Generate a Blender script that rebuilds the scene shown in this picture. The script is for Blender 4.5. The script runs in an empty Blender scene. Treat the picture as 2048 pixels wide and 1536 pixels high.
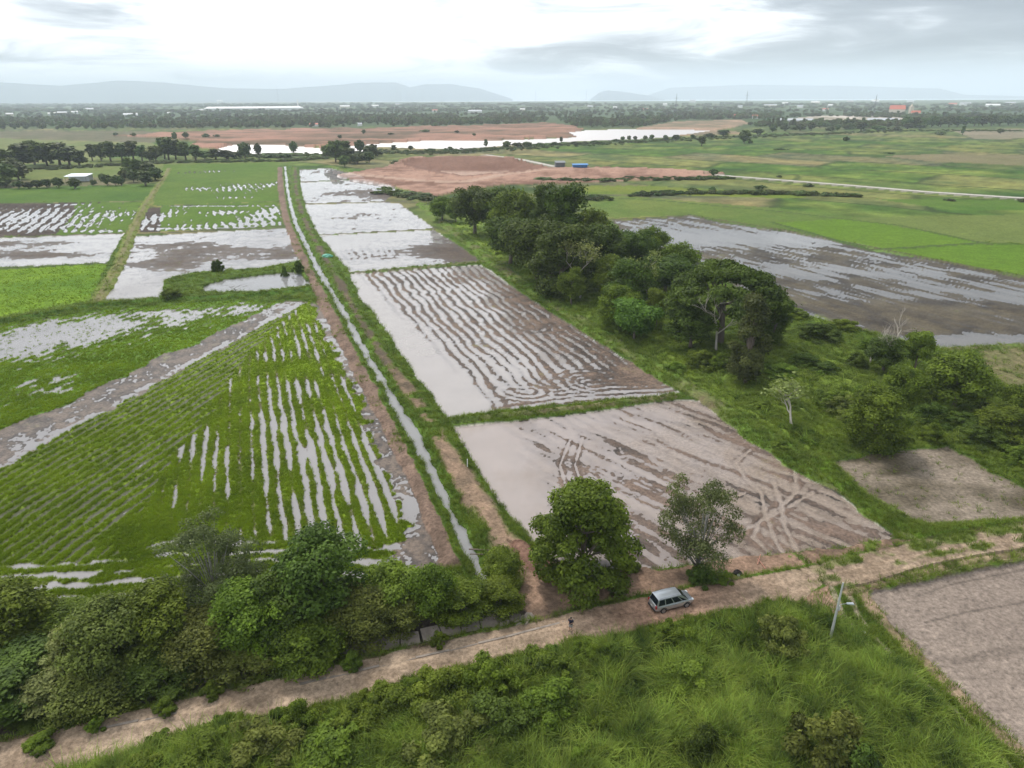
import bpy, math, random
import numpy as np
from mathutils import Vector, Matrix
R = math.radians
sc = bpy.context.scene
col = sc.collection

# ------------------------------------------------------------------ camera
CAM_H = 50.0
FPX = 1384.0            # focal length in pixels of a 2048 px wide frame
PITCH = math.atan(572 / FPX)
ROLL = R(0.27)
cam_d = bpy.data.cameras.new('camera')
cam = bpy.data.objects.new('camera', cam_d)
col.objects.link(cam)
cam_d.sensor_width = 36.0
cam_d.lens = 36.0 * FPX / 2048.0
cam_d.clip_start = 0.5
cam_d.clip_end = 90000.0
cp, sp = math.cos(PITCH), math.sin(PITCH)
FWD = np.array([0, cp, -sp]); R0 = np.array([1.0, 0, 0]); U0 = np.array([0, sp, cp])
RGT = R0 * math.cos(ROLL) - U0 * math.sin(ROLL)
UPV = U0 * math.cos(ROLL) + R0 * math.sin(ROLL)
m = Matrix(((RGT[0], UPV[0], -FWD[0]), (RGT[1], UPV[1], -FWD[1]), (RGT[2], UPV[2], -FWD[2])))
cam.matrix_world = Matrix.Translation((0, 0, CAM_H)) @ m.to_4x4()
sc.camera = cam

# ------------------------------------------------------------------ light
SUN_EL, SUN_AZ = R(52), R(-25)      # azimuth measured from +Y towards +X
sd = bpy.data.lights.new('sun', 'SUN'); sd.energy = 2.2; sd.angle = R(7); sd.color = (1.0, 0.96, 0.9)
sun = bpy.data.objects.new('sun', sd); col.objects.link(sun)
sun.rotation_euler = Vector((-math.sin(SUN_AZ) * math.cos(SUN_EL), -math.cos(SUN_AZ) * math.cos(SUN_EL), -math.sin(SUN_EL))).to_track_quat('-Z', 'Y').to_euler()

world = bpy.data.worlds.new('World'); sc.world = world; world.use_nodes = True
SKY_STRENGTH = 0.10
nt = world.node_tree; nt.nodes.clear()
def N(t, **kw):
    n = nt.nodes.new(t)
    for k, v in kw.items(): setattr(n, k, v)
    return n
def math_node(op, a, b=None, clamp=False):
    n = N('ShaderNodeMath', operation=op, use_clamp=clamp)
    for i, v in enumerate((a, b)):
        if v is None: continue
        if isinstance(v, (int, float)): n.inputs[i].default_value = v
        else: nt.links.new(v, n.inputs[i])
    return n.outputs[0]
def ramp_node(fac, stops, interp='LINEAR'):
    n = N('ShaderNodeValToRGB'); n.color_ramp.interpolation = interp
    e = n.color_ramp.elements
    while len(e) < len(stops): e.new(0.5)
    for i, (p, c) in enumerate(stops):
        e[i].position = p; e[i].color = (*c, 1) if len(c) == 3 else c
    nt.links.new(fac, n.inputs[0]); return n.outputs[0]
sky = N('ShaderNodeTexSky', sky_type='NISHITA', sun_disc=False)
sky.sun_elevation = SUN_EL; sky.sun_rotation = SUN_AZ; sky.altitude = 100; sky.air_density = 1.0; sky.dust_density = 2.0
tc = N('ShaderNodeTexCoord'); sep = N('ShaderNodeSeparateXYZ'); nt.links.new(tc.outputs['Generated'], sep.inputs[0])
dx, dy, dz = sep.outputs
zz = math_node('ADD', math_node('MAXIMUM', dz, 0.0), 0.11)
cu = math_node('DIVIDE', dx, zz); cv = math_node('DIVIDE', dy, zz)
cmb = N('ShaderNodeCombineXYZ'); nt.links.new(cu, cmb.inputs[0]); nt.links.new(cv, cmb.inputs[1])
n1 = N('ShaderNodeTexNoise'); n1.inputs['Scale'].default_value = 0.95; n1.inputs['Detail'].default_value = 7; n1.inputs['Roughness'].default_value = 0.55
n1.inputs['Distortion'].default_value = 0.7
mp = N('ShaderNodeMapping'); mp.inputs['Location'].default_value = (3.1, 1.7, 0.0); nt.links.new(cmb.outputs[0], mp.inputs[0]); nt.links.new(mp.outputs[0], n1.inputs['Vector'])
# the heavier deck of cloud stands to the east (+X) and overhead to the right
side = N('ShaderNodeMapRange', interpolation_type='SMOOTHSTEP'); nt.links.new(dx, side.inputs[0])
side.inputs[1].default_value = -0.25; side.inputs[2].default_value = 0.5; side.inputs[3].default_value = -0.07; side.inputs[4].default_value = 0.115
n2 = N('ShaderNodeTexNoise'); n2.inputs['Scale'].default_value = 0.26; n2.inputs['Detail'].default_value = 3; nt.links.new(mp.outputs[0], n2.inputs['Vector'])
dens = math_node('ADD', math_node('ADD', math_node('MULTIPLY', n1.outputs[0], 0.6), math_node('MULTIPLY', n2.outputs[0], 0.5)), side.outputs[0])
ccol = ramp_node(dens, [(0.44, (.93, .955, .985)), (0.52, (.70, .735, .775)), (0.565, (.44, .47, .51)), (0.62, (.24, .268, .305)), (0.72, (.14, .162, .195))], 'B_SPLINE')
sclv = N('ShaderNodeVectorMath', operation='SCALE'); sclv.inputs[3].default_value = 14.5; nt.links.new(ccol, sclv.inputs[0]); ccol = sclv.outputs[0]
# thin pale blue air near the horizon
hz = N('ShaderNodeMapRange', interpolation_type='SMOOTHSTEP'); nt.links.new(dz, hz.inputs[0])
hz.inputs[1].default_value = 0.0; hz.inputs[2].default_value = 0.06; hz.inputs[3].default_value = 0.7; hz.inputs[4].default_value = 0.0
mixh = N('ShaderNodeMix', data_type='RGBA'); nt.links.new(hz.outputs[0], mixh.inputs[0]); nt.links.new(ccol, mixh.inputs[6])
mixh.inputs[7].default_value = (8.8, 10.6, 12.0, 1)
mixs = N('ShaderNodeMix', data_type='RGBA'); mixs.inputs[0].default_value = 0.93
nt.links.new(sky.outputs[0], mixs.inputs[6]); nt.links.new(mixh.outputs[2], mixs.inputs[7])
bg = N('ShaderNodeBackground'); bg.inputs[1].default_value = SKY_STRENGTH; nt.links.new(mixs.outputs[2], bg.inputs[0])
wo = N('ShaderNodeOutputWorld'); nt.links.new(bg.outputs[0], wo.inputs[0])

sc.render.engine = 'CYCLES'
sc.view_settings.view_transform = 'Standard'; sc.view_settings.look = 'None'
sc.view_settings.exposure = 0.47; sc.view_settings.gamma = 1.0; sc.view_settings.use_curve_mapping = False
sc.cycles.max_bounces = 8; sc.cycles.diffuse_bounces = 3; sc.cycles.glossy_bounces = 3
sc.cycles.transmission_bounces = 4; sc.cycles.transparent_max_bounces = 6; sc.cycles.volume_bounces = 4
sc.cycles.caustics_reflective = False; sc.cycles.caustics_refractive = False

# ------------------------------------------------------------------ geometry helpers
def ray(px, py):
    return RGT * (px - 1024) + UPV * (768 - py) + FWD * FPX
def G(px, py, z=0.0):
    """the point of the level plane at height z that stands at this bearing and dip"""
    d = ray(px, py); t = (z - CAM_H) / d[2]
    return Vector((d[0] * t, d[1] * t, z))
def Garr(PX, PY):
    d = RGT[None] * (PX.ravel() - 1024)[:, None] + UPV[None] * (768 - PY.ravel())[:, None] + FWD[None] * FPX
    t = -CAM_H / d[:, 2]
    return (d[:, 0] * t).reshape(PX.shape), (d[:, 1] * t).reshape(PX.shape)
def XY(pts): return np.array([G(x, y)[:2] for x, y in pts])

def hash2(ix, iy, seed):
    h = (ix.astype(np.int64) * 374761393 + iy.astype(np.int64) * 668265263 + seed * 2147483647 + 1013) & 0xffffffff
    h = ((h ^ (h >> 13)) * 1274126177) & 0xffffffff
    h = h ^ (h >> 16)
    return (h & 0xffffff).astype(np.float32) / float(0xffffff)
def vnoise(x, y, seed=0):
    ix = np.floor(x); iy = np.floor(y); fx = x - ix; fy = y - iy
    fx = fx * fx * (3 - 2 * fx); fy = fy * fy * (3 - 2 * fy)
    a = hash2(ix, iy, seed); b = hash2(ix + 1, iy, seed); c = hash2(ix, iy + 1, seed); d = hash2(ix + 1, iy + 1, seed)
    return (a * (1 - fx) + b * fx) * (1 - fy) + (c * (1 - fx) + d * fx) * fy
def fbm(x, y, scale, octv=4, seed=0, gain=0.5):
    """roughly -1 .. 1; scale is the size in metres of the largest feature"""
    s = np.zeros_like(x, dtype=np.float32); a = 1.0; t = 0; f = 1.0 / scale
    ca, sa = 0.8, 0.6
    for o in range(octv):
        s += a * (vnoise(x * f + 17.3 * o, y * f - 9.1 * o, seed + o) * 2 - 1); t += a; a *= gain
        x, y = x * ca - y * sa, x * sa + y * ca; f *= 2.03
    return s / t * 1.6
def sstep(a, b, v):
    t = np.clip((v - a) / (b - a), 0, 1); return t * t * (3 - 2 * t)

def mesh_np(name, V, F, smooth=False):
    """V (n,3), F (m,k) all faces of k corners"""
    V = np.ascontiguousarray(V, dtype=np.float32); F = np.ascontiguousarray(F, dtype=np.int32)
    me = bpy.data.meshes.new(name); k = F.shape[1]
    me.vertices.add(len(V)); me.vertices.foreach_set('co', V.ravel())
    me.loops.add(F.size); me.loops.foreach_set('vertex_index', F.ravel())
    me.polygons.add(len(F)); me.polygons.foreach_set('loop_start', np.arange(0, F.size, k, dtype=np.int32))
    me.polygons.foreach_set('loop_total', np.full(len(F), k, dtype=np.int32))
    me.update(calc_edges=True)
    if smooth: me.polygons.foreach_set('use_smooth', np.ones(len(F), dtype=bool))
    return me
def fattr(me, name, arr):
    a = me.attributes.new(name, 'FLOAT', 'POINT'); a.data.foreach_set('value', np.ascontiguousarray(arr, dtype=np.float32))
def cattr(me, name, arr):
    a = me.attributes.new(name, 'FLOAT_COLOR', 'POINT')
    c = np.ones((len(arr), 4), dtype=np.float32); c[:, :3] = arr; a.data.foreach_set('color', c.ravel())
def link(name, me, mat=None, parent=None, loc=None):
    o = bpy.data.objects.new(name, me); col.objects.link(o)
    if mat is not None and me is not None and len(me.materials) == 0: me.materials.append(mat)
    if parent is not None: o.parent = parent
    if loc is not None: o.location = loc
    return o
def tag(o, label=None, cat=None, group=None, kind=None):
    if label: o['label'] = label
    if cat: o['category'] = cat
    if group: o['group'] = group
    if kind: o['kind'] = kind
    return o
class MB:
    """collects polygons for one mesh"""
    def __init__(s): s.v = []; s.f = []
    def add(s, vs, fs):
        b = len(s.v); s.v += [tuple(v) for v in vs]; s.f += [tuple(i + b for i in f) for f in fs]; return s
    def box(s, c, d, rz=0.0, taper=1.0):
        cx, cy, cz = c; hx, hy, hz = d[0] / 2, d[1] / 2, d[2] / 2; ca, sa = math.cos(rz), math.sin(rz); vs = []
        for z, t in ((-hz, 1.0), (hz, taper)):
            for x, y in ((-hx, -hy), (hx, -hy), (hx, hy), (-hx, hy)):
                x *= t; y *= t; vs.append((cx + x * ca - y * sa, cy + x * sa + y * ca, cz + z))
        return s.add(vs, [(0, 3, 2, 1), (4, 5, 6, 7), (0, 1, 5, 4), (1, 2, 6, 5), (2, 3, 7, 6), (3, 0, 4, 7)])
    def tube(s, pts, rads, n=6, cap=True):
        pts = [Vector(p) for p in pts]; b = len(s.v); up = Vector((0, 0, 1))
        for i, p in enumerate(pts):
            d = (pts[min(i + 1, len(pts) - 1)] - pts[max(i - 1, 0)])
            d = d.normalized() if d.length > 1e-9 else up
            a = d.cross(Vector((0.31, 0.95, 0.02)) if abs(d.y) < 0.9 else Vector((1, 0, 0))).normalized(); c = d.cross(a)
            for k in range(n):
                t = 2 * math.pi * k / n; s.v.append(tuple(p + (a * math.cos(t) + c * math.sin(t)) * rads[i]))
        for i in range(len(pts) - 1):
            for k in range(n):
                s.f.append((b + i * n + k, b + i * n + (k + 1) % n, b + (i + 1) * n + (k + 1) % n, b + (i + 1) * n + k))
        if cap:
            s.f.append(tuple(b + k for k in range(n))[::-1]); s.f.append(tuple(b + (len(pts) - 1) * n + k for k in range(n)))
        return s
    def mesh(s, name, smooth=False):
        me = bpy.data.meshes.new(name); me.from_pydata(s.v, [], s.f); me.update()
        if smooth: me.polygons.foreach_set('use_smooth', [True] * len(me.polygons))
        return me
    def build(s, name, mat, parent=None, loc=None, smooth=False):
        return link(name, s.mesh(name, smooth), mat, parent, loc)

# ------------------------------------------------------------------ materials
def newmat(name):
    m_ = bpy.data.materials.new(name); m_.use_nodes = True; m_.node_tree.nodes.clear(); return m_, m_.node_tree
class NB:
    def __init__(s, nt_): s.t = nt_
    def n(s, t, **kw):
        q = s.t.nodes.new(t)
        for k, v in kw.items(): setattr(q, k, v)
        return q
    def l(s, a, b): s.t.links.new(a, b)
    def put(s, sock, v):
        if hasattr(v, 'is_output'): s.l(v, sock)
        else: sock.default_value = v
    def mix(s, f, a, b, blend='MIX'):
        q = s.n('ShaderNodeMix', data_type='RGBA', blend_type=blend)
        for i, v in ((0, f), (6, a), (7, b)):
            s.put(q.inputs[i], (*v, 1) if isinstance(v, tuple) and len(v) == 3 else v)
        return q.outputs[2]
    def mth(s, op, a, b=0.0, clamp=False):
        q = s.n('ShaderNodeMath', operation=op, use_clamp=clamp); s.put(q.inputs[0], a); s.put(q.inputs[1], b); return q.outputs[0]
    def mr(s, v, a, b, c, d):
        q = s.n('ShaderNodeMapRange'); s.put(q.inputs[0], v)
        for i, w in enumerate((a, b, c, d)): q.inputs[i + 1].default_value = w
        return q.outputs[0]
    def noise(s, scale, detail=3, rough=0.5, vec=None):
        q = s.n('ShaderNodeTexNoise'); q.inputs['Scale'].default_value = scale; q.inputs['Detail'].default_value = detail
        q.inputs['Roughness'].default_value = rough
        if vec is None:
            g = s.n('ShaderNodeNewGeometry'); vec = g.outputs['Position']
        s.l(vec, q.inputs['Vector']); return q.outputs[0]
    def attr(s, name, out='Fac'):
        q = s.n('ShaderNodeAttribute'); q.attribute_name = name; return q.outputs[out]
    def bump(s, h, strength, dist):
        q = s.n('ShaderNodeBump'); q.inputs['Strength'].default_value = strength; q.inputs['Distance'].default_value = dist
        s.l(h, q.inputs['Height']); return q.outputs[0]

def terrain_material():
    m_, t = newmat('ground_surface'); b = NB(t)
    c = b.attr('col', 'Color'); w = b.attr('wet')
    f1 = b.noise(2.2, 6, 0.65); f2 = b.noise(0.35, 4, 0.6); f3 = b.noise(11.0, 3, 0.6)
    k = b.mth('ADD', b.mr(f1, 0.3, 0.7, 0.55, 1.45), b.mr(f3, 0.3, 0.7, -0.2, 0.2))
    k2 = b.mr(f2, 0.3, 0.7, 0.88, 1.12)
    c2 = b.mix(1.0, c, b.mth('MULTIPLY', k, k2), 'MULTIPLY')
    p = b.n('ShaderNodeBsdfPrincipled'); b.l(c2, p.inputs['Base Color'])
    b.l(b.mr(w, 0, 1, 0.92, 0.5), p.inputs['Roughness'])
    b.l(b.mr(w, 0, 1, 0.08, 0.28), p.inputs['Specular IOR Level'])
    hh = b.mth('ADD', b.mth('MULTIPLY', f1, 1.0), b.mth('MULTIPLY', f3, 0.35))
    b.l(b.bump(hh, 0.55, 0.16), p.inputs['Normal'])
    o = b.n('ShaderNodeOutputMaterial'); b.l(p.outputs[0], o.inputs[0]); return m_

def water_material(name, base, clear=0.3, rough=0.04, ripple=0.0, tan=None):
    m_, t = newmat(name); b = NB(t)
    nz = b.noise(0.12, 4, 0.6)
    cc = b.mix(nz, tuple(x * 0.86 for x in base), tuple(min(1, x * 1.14) for x in base))
    if tan:                                  # silt stirred up towards the tractor's end of the field
        g_ = b.n('ShaderNodeNewGeometry'); sx = b.n('ShaderNodeSeparateXYZ'); b.l(g_.outputs['Position'], sx.inputs[0])
        f_ = b.mth('ADD', b.mr(b.mth('SUBTRACT', sx.outputs[0], b.mth('MULTIPLY', sx.outputs[1], 0.25)), -14, 20, 0.0, 1.0), b.mr(b.noise(0.09, 4, 0.6), 0.3, 0.7, -0.4, 0.4), True)
        cc = b.mix(f_, cc, tan)
    d = b.n('ShaderNodeBsdfDiffuse'); b.l(cc, d.inputs[0])
    tr = b.n('ShaderNodeBsdfTransparent'); tr.inputs[0].default_value = (0.95, 0.92, 0.88, 1)
    mx = b.n('ShaderNodeMixShader'); mx.inputs[0].default_value = clear; b.l(d.outputs[0], mx.inputs[1]); b.l(tr.outputs[0], mx.inputs[2])
    g = b.n('ShaderNodeBsdfGlossy'); g.inputs['Roughness'].default_value = rough
    fr = b.n('ShaderNodeFresnel'); fr.inputs[0].default_value = 1.34
    if ripple > 0:
        n_ = b.bump(b.noise(1.6, 3, 0.5), ripple, 0.05); b.l(n_, g.inputs['Normal']); b.l(n_, fr.inputs['Normal'])
    m2 = b.n('ShaderNodeMixShader'); b.l(fr.outputs[0], m2.inputs[0]); b.l(mx.outputs[0], m2.inputs[1]); b.l(g.outputs[0], m2.inputs[2])
    o = b.n('ShaderNodeOutputMaterial'); b.l(m2.outputs[0], o.inputs[0]); return m_

def leaf_material(name, dark, light, transl=0.3, var=0.12, vscale=0.45, amp=0.5):
    m_, t = newmat(name); b = NB(t)
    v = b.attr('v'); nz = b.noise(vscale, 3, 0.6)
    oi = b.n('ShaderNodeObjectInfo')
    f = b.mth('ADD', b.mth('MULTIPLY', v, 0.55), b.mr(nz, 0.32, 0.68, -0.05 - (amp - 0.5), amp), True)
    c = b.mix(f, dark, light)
    hs = b.n('ShaderNodeHueSaturation'); b.l(c, hs.inputs['Color'])
    b.l(b.mr(oi.outputs['Random'], 0, 1, 0.5 - var * 0.20, 0.5 + var * 0.03), hs.inputs['Hue'])
    b.l(b.mr(oi.outputs['Random'], 0, 1, 1 - var, 1 + var), hs.inputs['Value'])
    p = b.n('ShaderNodeBsdfPrincipled'); b.l(hs.outputs[0], p.inputs['Base Color']); p.inputs['Roughness'].default_value = 0.6
    p.inputs['Specular IOR Level'].default_value = 0.12
    tl = b.n('ShaderNodeBsdfTranslucent')
    b.l(b.mix(1.0, hs.outputs[0], (1.25, 1.35, 0.5), 'MULTIPLY'), tl.inputs[0])
    mx = b.n('ShaderNodeMixShader'); mx.inputs[0].default_value = transl; b.l(p.outputs[0], mx.inputs[1]); b.l(tl.outputs[0], mx.inputs[2])
    o = b.n('ShaderNodeOutputMaterial'); b.l(mx.outputs[0], o.inputs[0]); return m_

def plain(name, c, rough=0.7, metal=0.0, nscale=3.0, amt=0.2, spec=0.4, coat=0.0, bump=0.0):
    m_, t = newmat(name); b = NB(t)
    g = b.n('ShaderNodeTexCoord'); nz = b.noise(nscale, 5, 0.6, g.outputs['Object'])
    cc = b.mix(nz, tuple(x * (1 - amt) for x in c), tuple(min(1, x * (1 + amt)) for x in c))
    p = b.n('ShaderNodeBsdfPrincipled'); b.l(cc, p.inputs['Base Color']); p.inputs['Roughness'].default_value = rough
    p.inputs['Metallic'].default_value = metal; p.inputs['Specular IOR Level'].default_value = spec; p.inputs['Coat Weight'].default_value = coat
    if bump: b.l(b.bump(nz, bump, 0.05), p.inputs['Normal'])
    o = b.n('ShaderNodeOutputMaterial'); b.l(p.outputs[0], o.inputs[0]); return m_

M_GROUND = terrain_material()
# ------------------------------------------------------------------ terrain: one relief map, cut into its fields, roads and banks
cols_px = np.arange(-210, 2260, 2.0)
rows_px = np.concatenate([np.arange(1650, 330, -2.0), np.arange(330, 217, -1.7)])
PX, PY = np.meshgrid(cols_px, rows_px)
PX = PX.astype(np.float64); PY = PY.astype(np.float64)
X, Y = Garr(PX, PY)
SL = np.sqrt(X * X + Y * Y + CAM_H ** 2)
MPP = SL / FPX                                       # metres per pixel across
MPPV = SL * SL / (CAM_H * FPX)                       # metres of ground per pixel in depth
Xf = X.astype(np.float32); Yf = Y.astype(np.float32)
WOB1 = fbm(Xf, Yf, 3.0, 3, 91); WOB2 = fbm(Xf, Yf, 3.0, 3, 97)
H = np.full(X.shape, 0.28, np.float32); W = np.zeros(X.shape, np.float32); RG = np.zeros(X.shape, np.int16)
C = np.zeros(X.shape + (3,), np.float32)
VEG = {k: np.zeros(X.shape, np.float32) for k in ('rice', 'grass', 'tall')}
REGS = [('ground', 'grassy open ground around the fields and under the trees', 'ground')]

def reg(name, label, cat):
    REGS.append((name, label, cat)); return len(REGS) - 1
def inpoly(pts, wob=0.4):
    pts = np.array(pts, float); pad = 12
    qx = PX + WOB1 * wob / MPP; qy = PY + WOB2 * wob / MPPV
    res = np.zeros(X.shape, bool)
    r = np.where((rows_px >= pts[:, 1].min() - pad) & (rows_px <= pts[:, 1].max() + pad))[0]
    c = np.where((cols_px >= pts[:, 0].min() - pad) & (cols_px <= pts[:, 0].max() + pad))[0]
    if len(r) == 0 or len(c) == 0: return res
    s_ = (slice(r[0], r[-1] + 1), slice(c[0], c[-1] + 1)); x = qx[s_]; y = qy[s_]; k = np.zeros(x.shape, bool)
    for i in range(len(pts)):
        x1, y1 = pts[i]; x2, y2 = pts[(i + 1) % len(pts)]
        if y1 == y2: continue
        k ^= ((y1 > y) != (y2 > y)) & (x < (x2 - x1) * (y - y1) / (y2 - y1) + x1)
    res[s_] = k
    return res
def dist(pts, big=1e6, reach=30.0):
    """world distance to a polyline, and how far along it"""
    P = XY(pts); D = np.full(X.shape, big, np.float32); T = np.zeros(X.shape, np.float32); acc = 0.0
    for i in range(len(P) - 1):
        a, b_ = P[i], P[i + 1]; v = b_ - a; L = float(np.hypot(*v)) + 1e-9
        t = np.clip(((Xf - a[0]) * v[0] + (Yf - a[1]) * v[1]) / (L * L), 0, 1)
        d = np.hypot(Xf - a[0] - t * v[0], Yf - a[1] - t * v[1]).astype(np.float32)
        k = d < D; D = np.where(k, d, D); T = np.where(k, acc + t * L, T); acc += L
    return D, T
def axis(p, q):
    a, b_ = XY([p, q]); v = (b_ - a) / np.hypot(*(b_ - a))
    return (Xf * v[0] + Yf * v[1]).astype(np.float32), (-Xf * v[1] + Yf * v[0]).astype(np.float32)
def blob(px, py, rx, ry, ang=0.0):
    g = G(px, py); x = Xf - g.x; y = Yf - g.y; ca, sa = math.cos(ang), math.sin(ang)
    return np.exp(-(((x * ca + y * sa) / rx) ** 2 + ((-x * sa + y * ca) / ry) ** 2)).astype(np.float32)
def setc(mask, c, f=1.0):
    k = mask.astype(np.float32) * f
    for i in range(3): C[..., i] = C[..., i] * (1 - k) + k * c[i]
def mixc(a, b_, t):
    t = np.clip(t, 0, 1)[..., None]; return np.array(a, np.float32) * (1 - t) + np.array(b_, np.float32) * t
def putc(mask, arr):
    C[mask] = arr[mask]

GRASS_D = (0.045, 0.080, 0.012); GRASS_M = (0.09, 0.145, 0.02); GRASS_L = (0.17, 0.23, 0.035); RICE = (0.165, 0.24, 0.014); RICE_D = (0.06, 0.115, 0.012)
OLIVE = (0.15, 0.165, 0.055); STRAW = (0.27, 0.235, 0.12)
MUD = (0.085, 0.064, 0.050); MUD_D = (0.040, 0.031, 0.026); MUD_G = (0.20, 0.16, 0.135); MUD_P = (0.33, 0.265, 0.235)
SOIL = (0.30, 0.195, 0.135); SOIL_R = (0.30, 0.155, 0.11); SOIL_D = (0.12, 0.082, 0.058); RED = (0.36, 0.175, 0.125)

n8 = fbm(Xf, Yf, 8, 5, 11); n30 = fbm(Xf, Yf, 30, 4, 21); n3 = fbm(Xf, Yf, 2.2, 4, 31); n120 = fbm(Xf, Yf, 120, 4, 41); n1 = fbm(Xf, Yf, 0.8, 3, 51); nf = fbm(Xf, Yf, 0.45, 2, 57) * sstep(260, 120, Yf) + fbm(Xf, Yf, 1.6, 2, 58) * sstep(120, 260, Yf)
far = sstep(150, 420, Yf)

# --- base: rough grassland near, patchwork of fields far
base = mixc(GRASS_D, GRASS_M, 0.5 + 0.5 * n8 + 0.3 * n30)
C[:] = base
VEG['grass'][:] = 0.8 * (1 - far)
H += 0.10 * n8 * (1 - far) + 0.05 * n3 * (1 - far)

# --- far patchwork of paddies (right and beyond)
au, av = axis((1440, 352), (2048, 399))
au2 = au + 0.25 * av + 18 * n120; av2 = av + 10 * n120
cu_ = np.floor(au2 / 150 + 0.5 * np.floor(av2 / 62)); cv_ = np.floor(av2 / 62)
h1_ = hash2(cu_, cv_, 5); h2_ = hash2(cu_, cv_, 6)
fx = np.abs((au2 / 150 + 0.5 * np.floor(av2 / 62)) % 1 - 0.5); fy = np.abs((av2 / 62) % 1 - 0.5)
pc = mixc((0.085, 0.155, 0.022), (0.155, 0.175, 0.055), h1_ + 0.35 * n30)
pc = pc * (1 - (h2_ > 0.8)[..., None] * 0.75) + (h2_ > 0.8)[..., None] * 0.75 * np.array((0.195, 0.165, 0.085), np.float32)
pc = pc * (0.92 + 0.16 * h2_[..., None]) * (1 + 0.22 * n8[..., None] + 0.14 * n30[..., None])
bline = np.maximum(sstep(0.5 - 4.5 / 150, 0.5, fx), sstep(0.5 - 4.5 / 62, 0.5, fy)) * (0.6 + 0.4 * (n30 > -0.35))
pc = pc * (1 - 0.9 * bline[..., None]) + 0.9 * bline[..., None] * np.array((0.05, 0.075, 0.02))
fm = ((Yf > 225) & (PY < 470))
pc = pc * (0.74 + 0.22 * n30[..., None] * np.array((1.5, 0.9, 0.5), np.float32) + 0.12 * n8[..., None]); C[fm] = pc[fm]; VEG['grass'][fm] = 0; H[fm] = 0.15 + 0.25 * bline[fm]
# beyond the river everything is scrub and wood floor
wf = sstep(262, 252, PY + 3 * n30); setc(wf, (0.055, 0.085, 0.032)); 

r_field = reg('rice_fields', 'patchwork of green rice fields with low banks to the east', 'field')
RG[fm & (PX > 1000) & (PY < 440)] = r_field

def green(pts, c1, c2, name='rice_field', label='', dens=0.0, h=0.14, sc_=20, rows=None, amp=1.0):
    k = inpoly(pts, 0.8); q = 0.5 + 0.45 * fbm(Xf, Yf, sc_, 4, len(REGS) * 7) + 0.25 * n3 * (1 - far)
    if rows is not None:
        ra, rc = axis(*rows); q = q + 0.22 * fbm(ra / 9, rc, 3.0, 3, 3 + len(REGS))
    q = 0.5 + (q - 0.5) * amp
    putc(k, mixc(c1, c2, q) * (1 + 0.1 * n8[..., None]) * (0.74 if dens == 0 else 0.9)); H[k] = h + 0.05 * n3[k]
    for v in VEG.values(): v[k] = 0
    VEG['rice'][k] = dens
    RG[k] = reg(name, label, 'field'); return k

BUNDS = []
def bund(pts, w, h, c1, c2, label, grass=0.5, name='earth_bank'):
    D, T = dist(pts); ww = w * (1 + 0.28 * n8 + 0.12 * n3)
    prof = sstep(1.0, 0.35, D / ww); k = D < ww * 0.95
    nh = 0.06 + (h + 0.10 * n3 + 0.05 * n1) * prof
    H[k] = np.maximum(H[k] * 0 + nh[k], 0.05)
    putc(k, mixc(c1, c2, 0.5 + 0.6 * n3 + 0.4 * n8)); W[k] = 0
    for v in VEG.values(): v[k] = 0
    VEG['grass'][k] = grass
    RG[k] = reg(name, label, 'bank')

WATERS = []
def flood(pts, hfun, cfun, label, wlabel, wcol='pale', z=0.0, wob=0.35, wet=0.85, wpts=None, name='paddy_field'):
    k = inpoly(pts, wob)
    hh = hfun() if callable(hfun) else hfun
    H[k] = (z + hh)[k]
    cc = cfun(hh) if callable(cfun) else cfun
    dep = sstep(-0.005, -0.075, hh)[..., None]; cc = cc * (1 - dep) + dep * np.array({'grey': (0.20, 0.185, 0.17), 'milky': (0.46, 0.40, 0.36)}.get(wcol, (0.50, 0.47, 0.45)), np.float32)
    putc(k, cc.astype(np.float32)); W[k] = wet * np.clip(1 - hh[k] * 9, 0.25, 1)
    for v in VEG.values(): v[k] = 0
    RG[k] = reg(name, label, 'field')
    WATERS.append((wpts or pts, z, wcol, wlabel)); return k
def stripes(c, sp_, warp=0.0, ph=0.0):
    return np.cos(2 * math.pi * ((c + warp) / sp_ + ph)).astype(np.float32)
def mudc(hh, a=MUD, b_=MUD_D): return mixc(b_, a, 0.45 + 5 * hh + 0.5 * n3 + 0.3 * n8)

D_A, D_C = axis((700, 640), (880, 990))             # along and across the long plot
D_Cw = D_C + 0.9 * n8 + 0.35 * n3

# --- far left fields -------------------------------------------------------------------------------------
green([(-210, 270), (60, 268), (230, 272), (310, 288), (300, 300), (180, 322), (-210, 330)], (0.14, 0.185, 0.05), (0.23, 0.23, 0.09), label='pale green far field left of the red river bank', rows=None)
green([(-210, 262), (300, 262), (420, 268), (300, 286), (-210, 270)], (0.19, 0.155, 0.10), (0.10, 0.11, 0.05), label='brownish scrubby field behind the pale green one', name='scrub_field')
green([(170, 322), (700, 308), (760, 312), (560, 326), (300, 340), (290, 356), (90, 362), (-210, 366), (-210, 340)], (0.12, 0.18, 0.04), (0.19, 0.21, 0.06), label='light green field behind the farm shed')
green([(-210, 362), (80, 360), (280, 352), (300, 366), (250, 373), (-210, 382)], (0.25, 0.20, 0.12), (0.08, 0.11, 0.03), label='bare sandy strip with the farm shed', name='farm_yard')
green([(-210, 376), (0, 377), (318, 368), (296, 402), (-210, 412)], (0.055, 0.125, 0.014), (0.105, 0.18, 0.022), label='deep green rice field in front of the farm shed', sc_=30)
g = green([(328, 330), (556, 324), (562, 402), (306, 412)], (0.085, 0.16, 0.018), (0.125, 0.19, 0.028), label='green field with broken lines of standing water', sc_=16)
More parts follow.
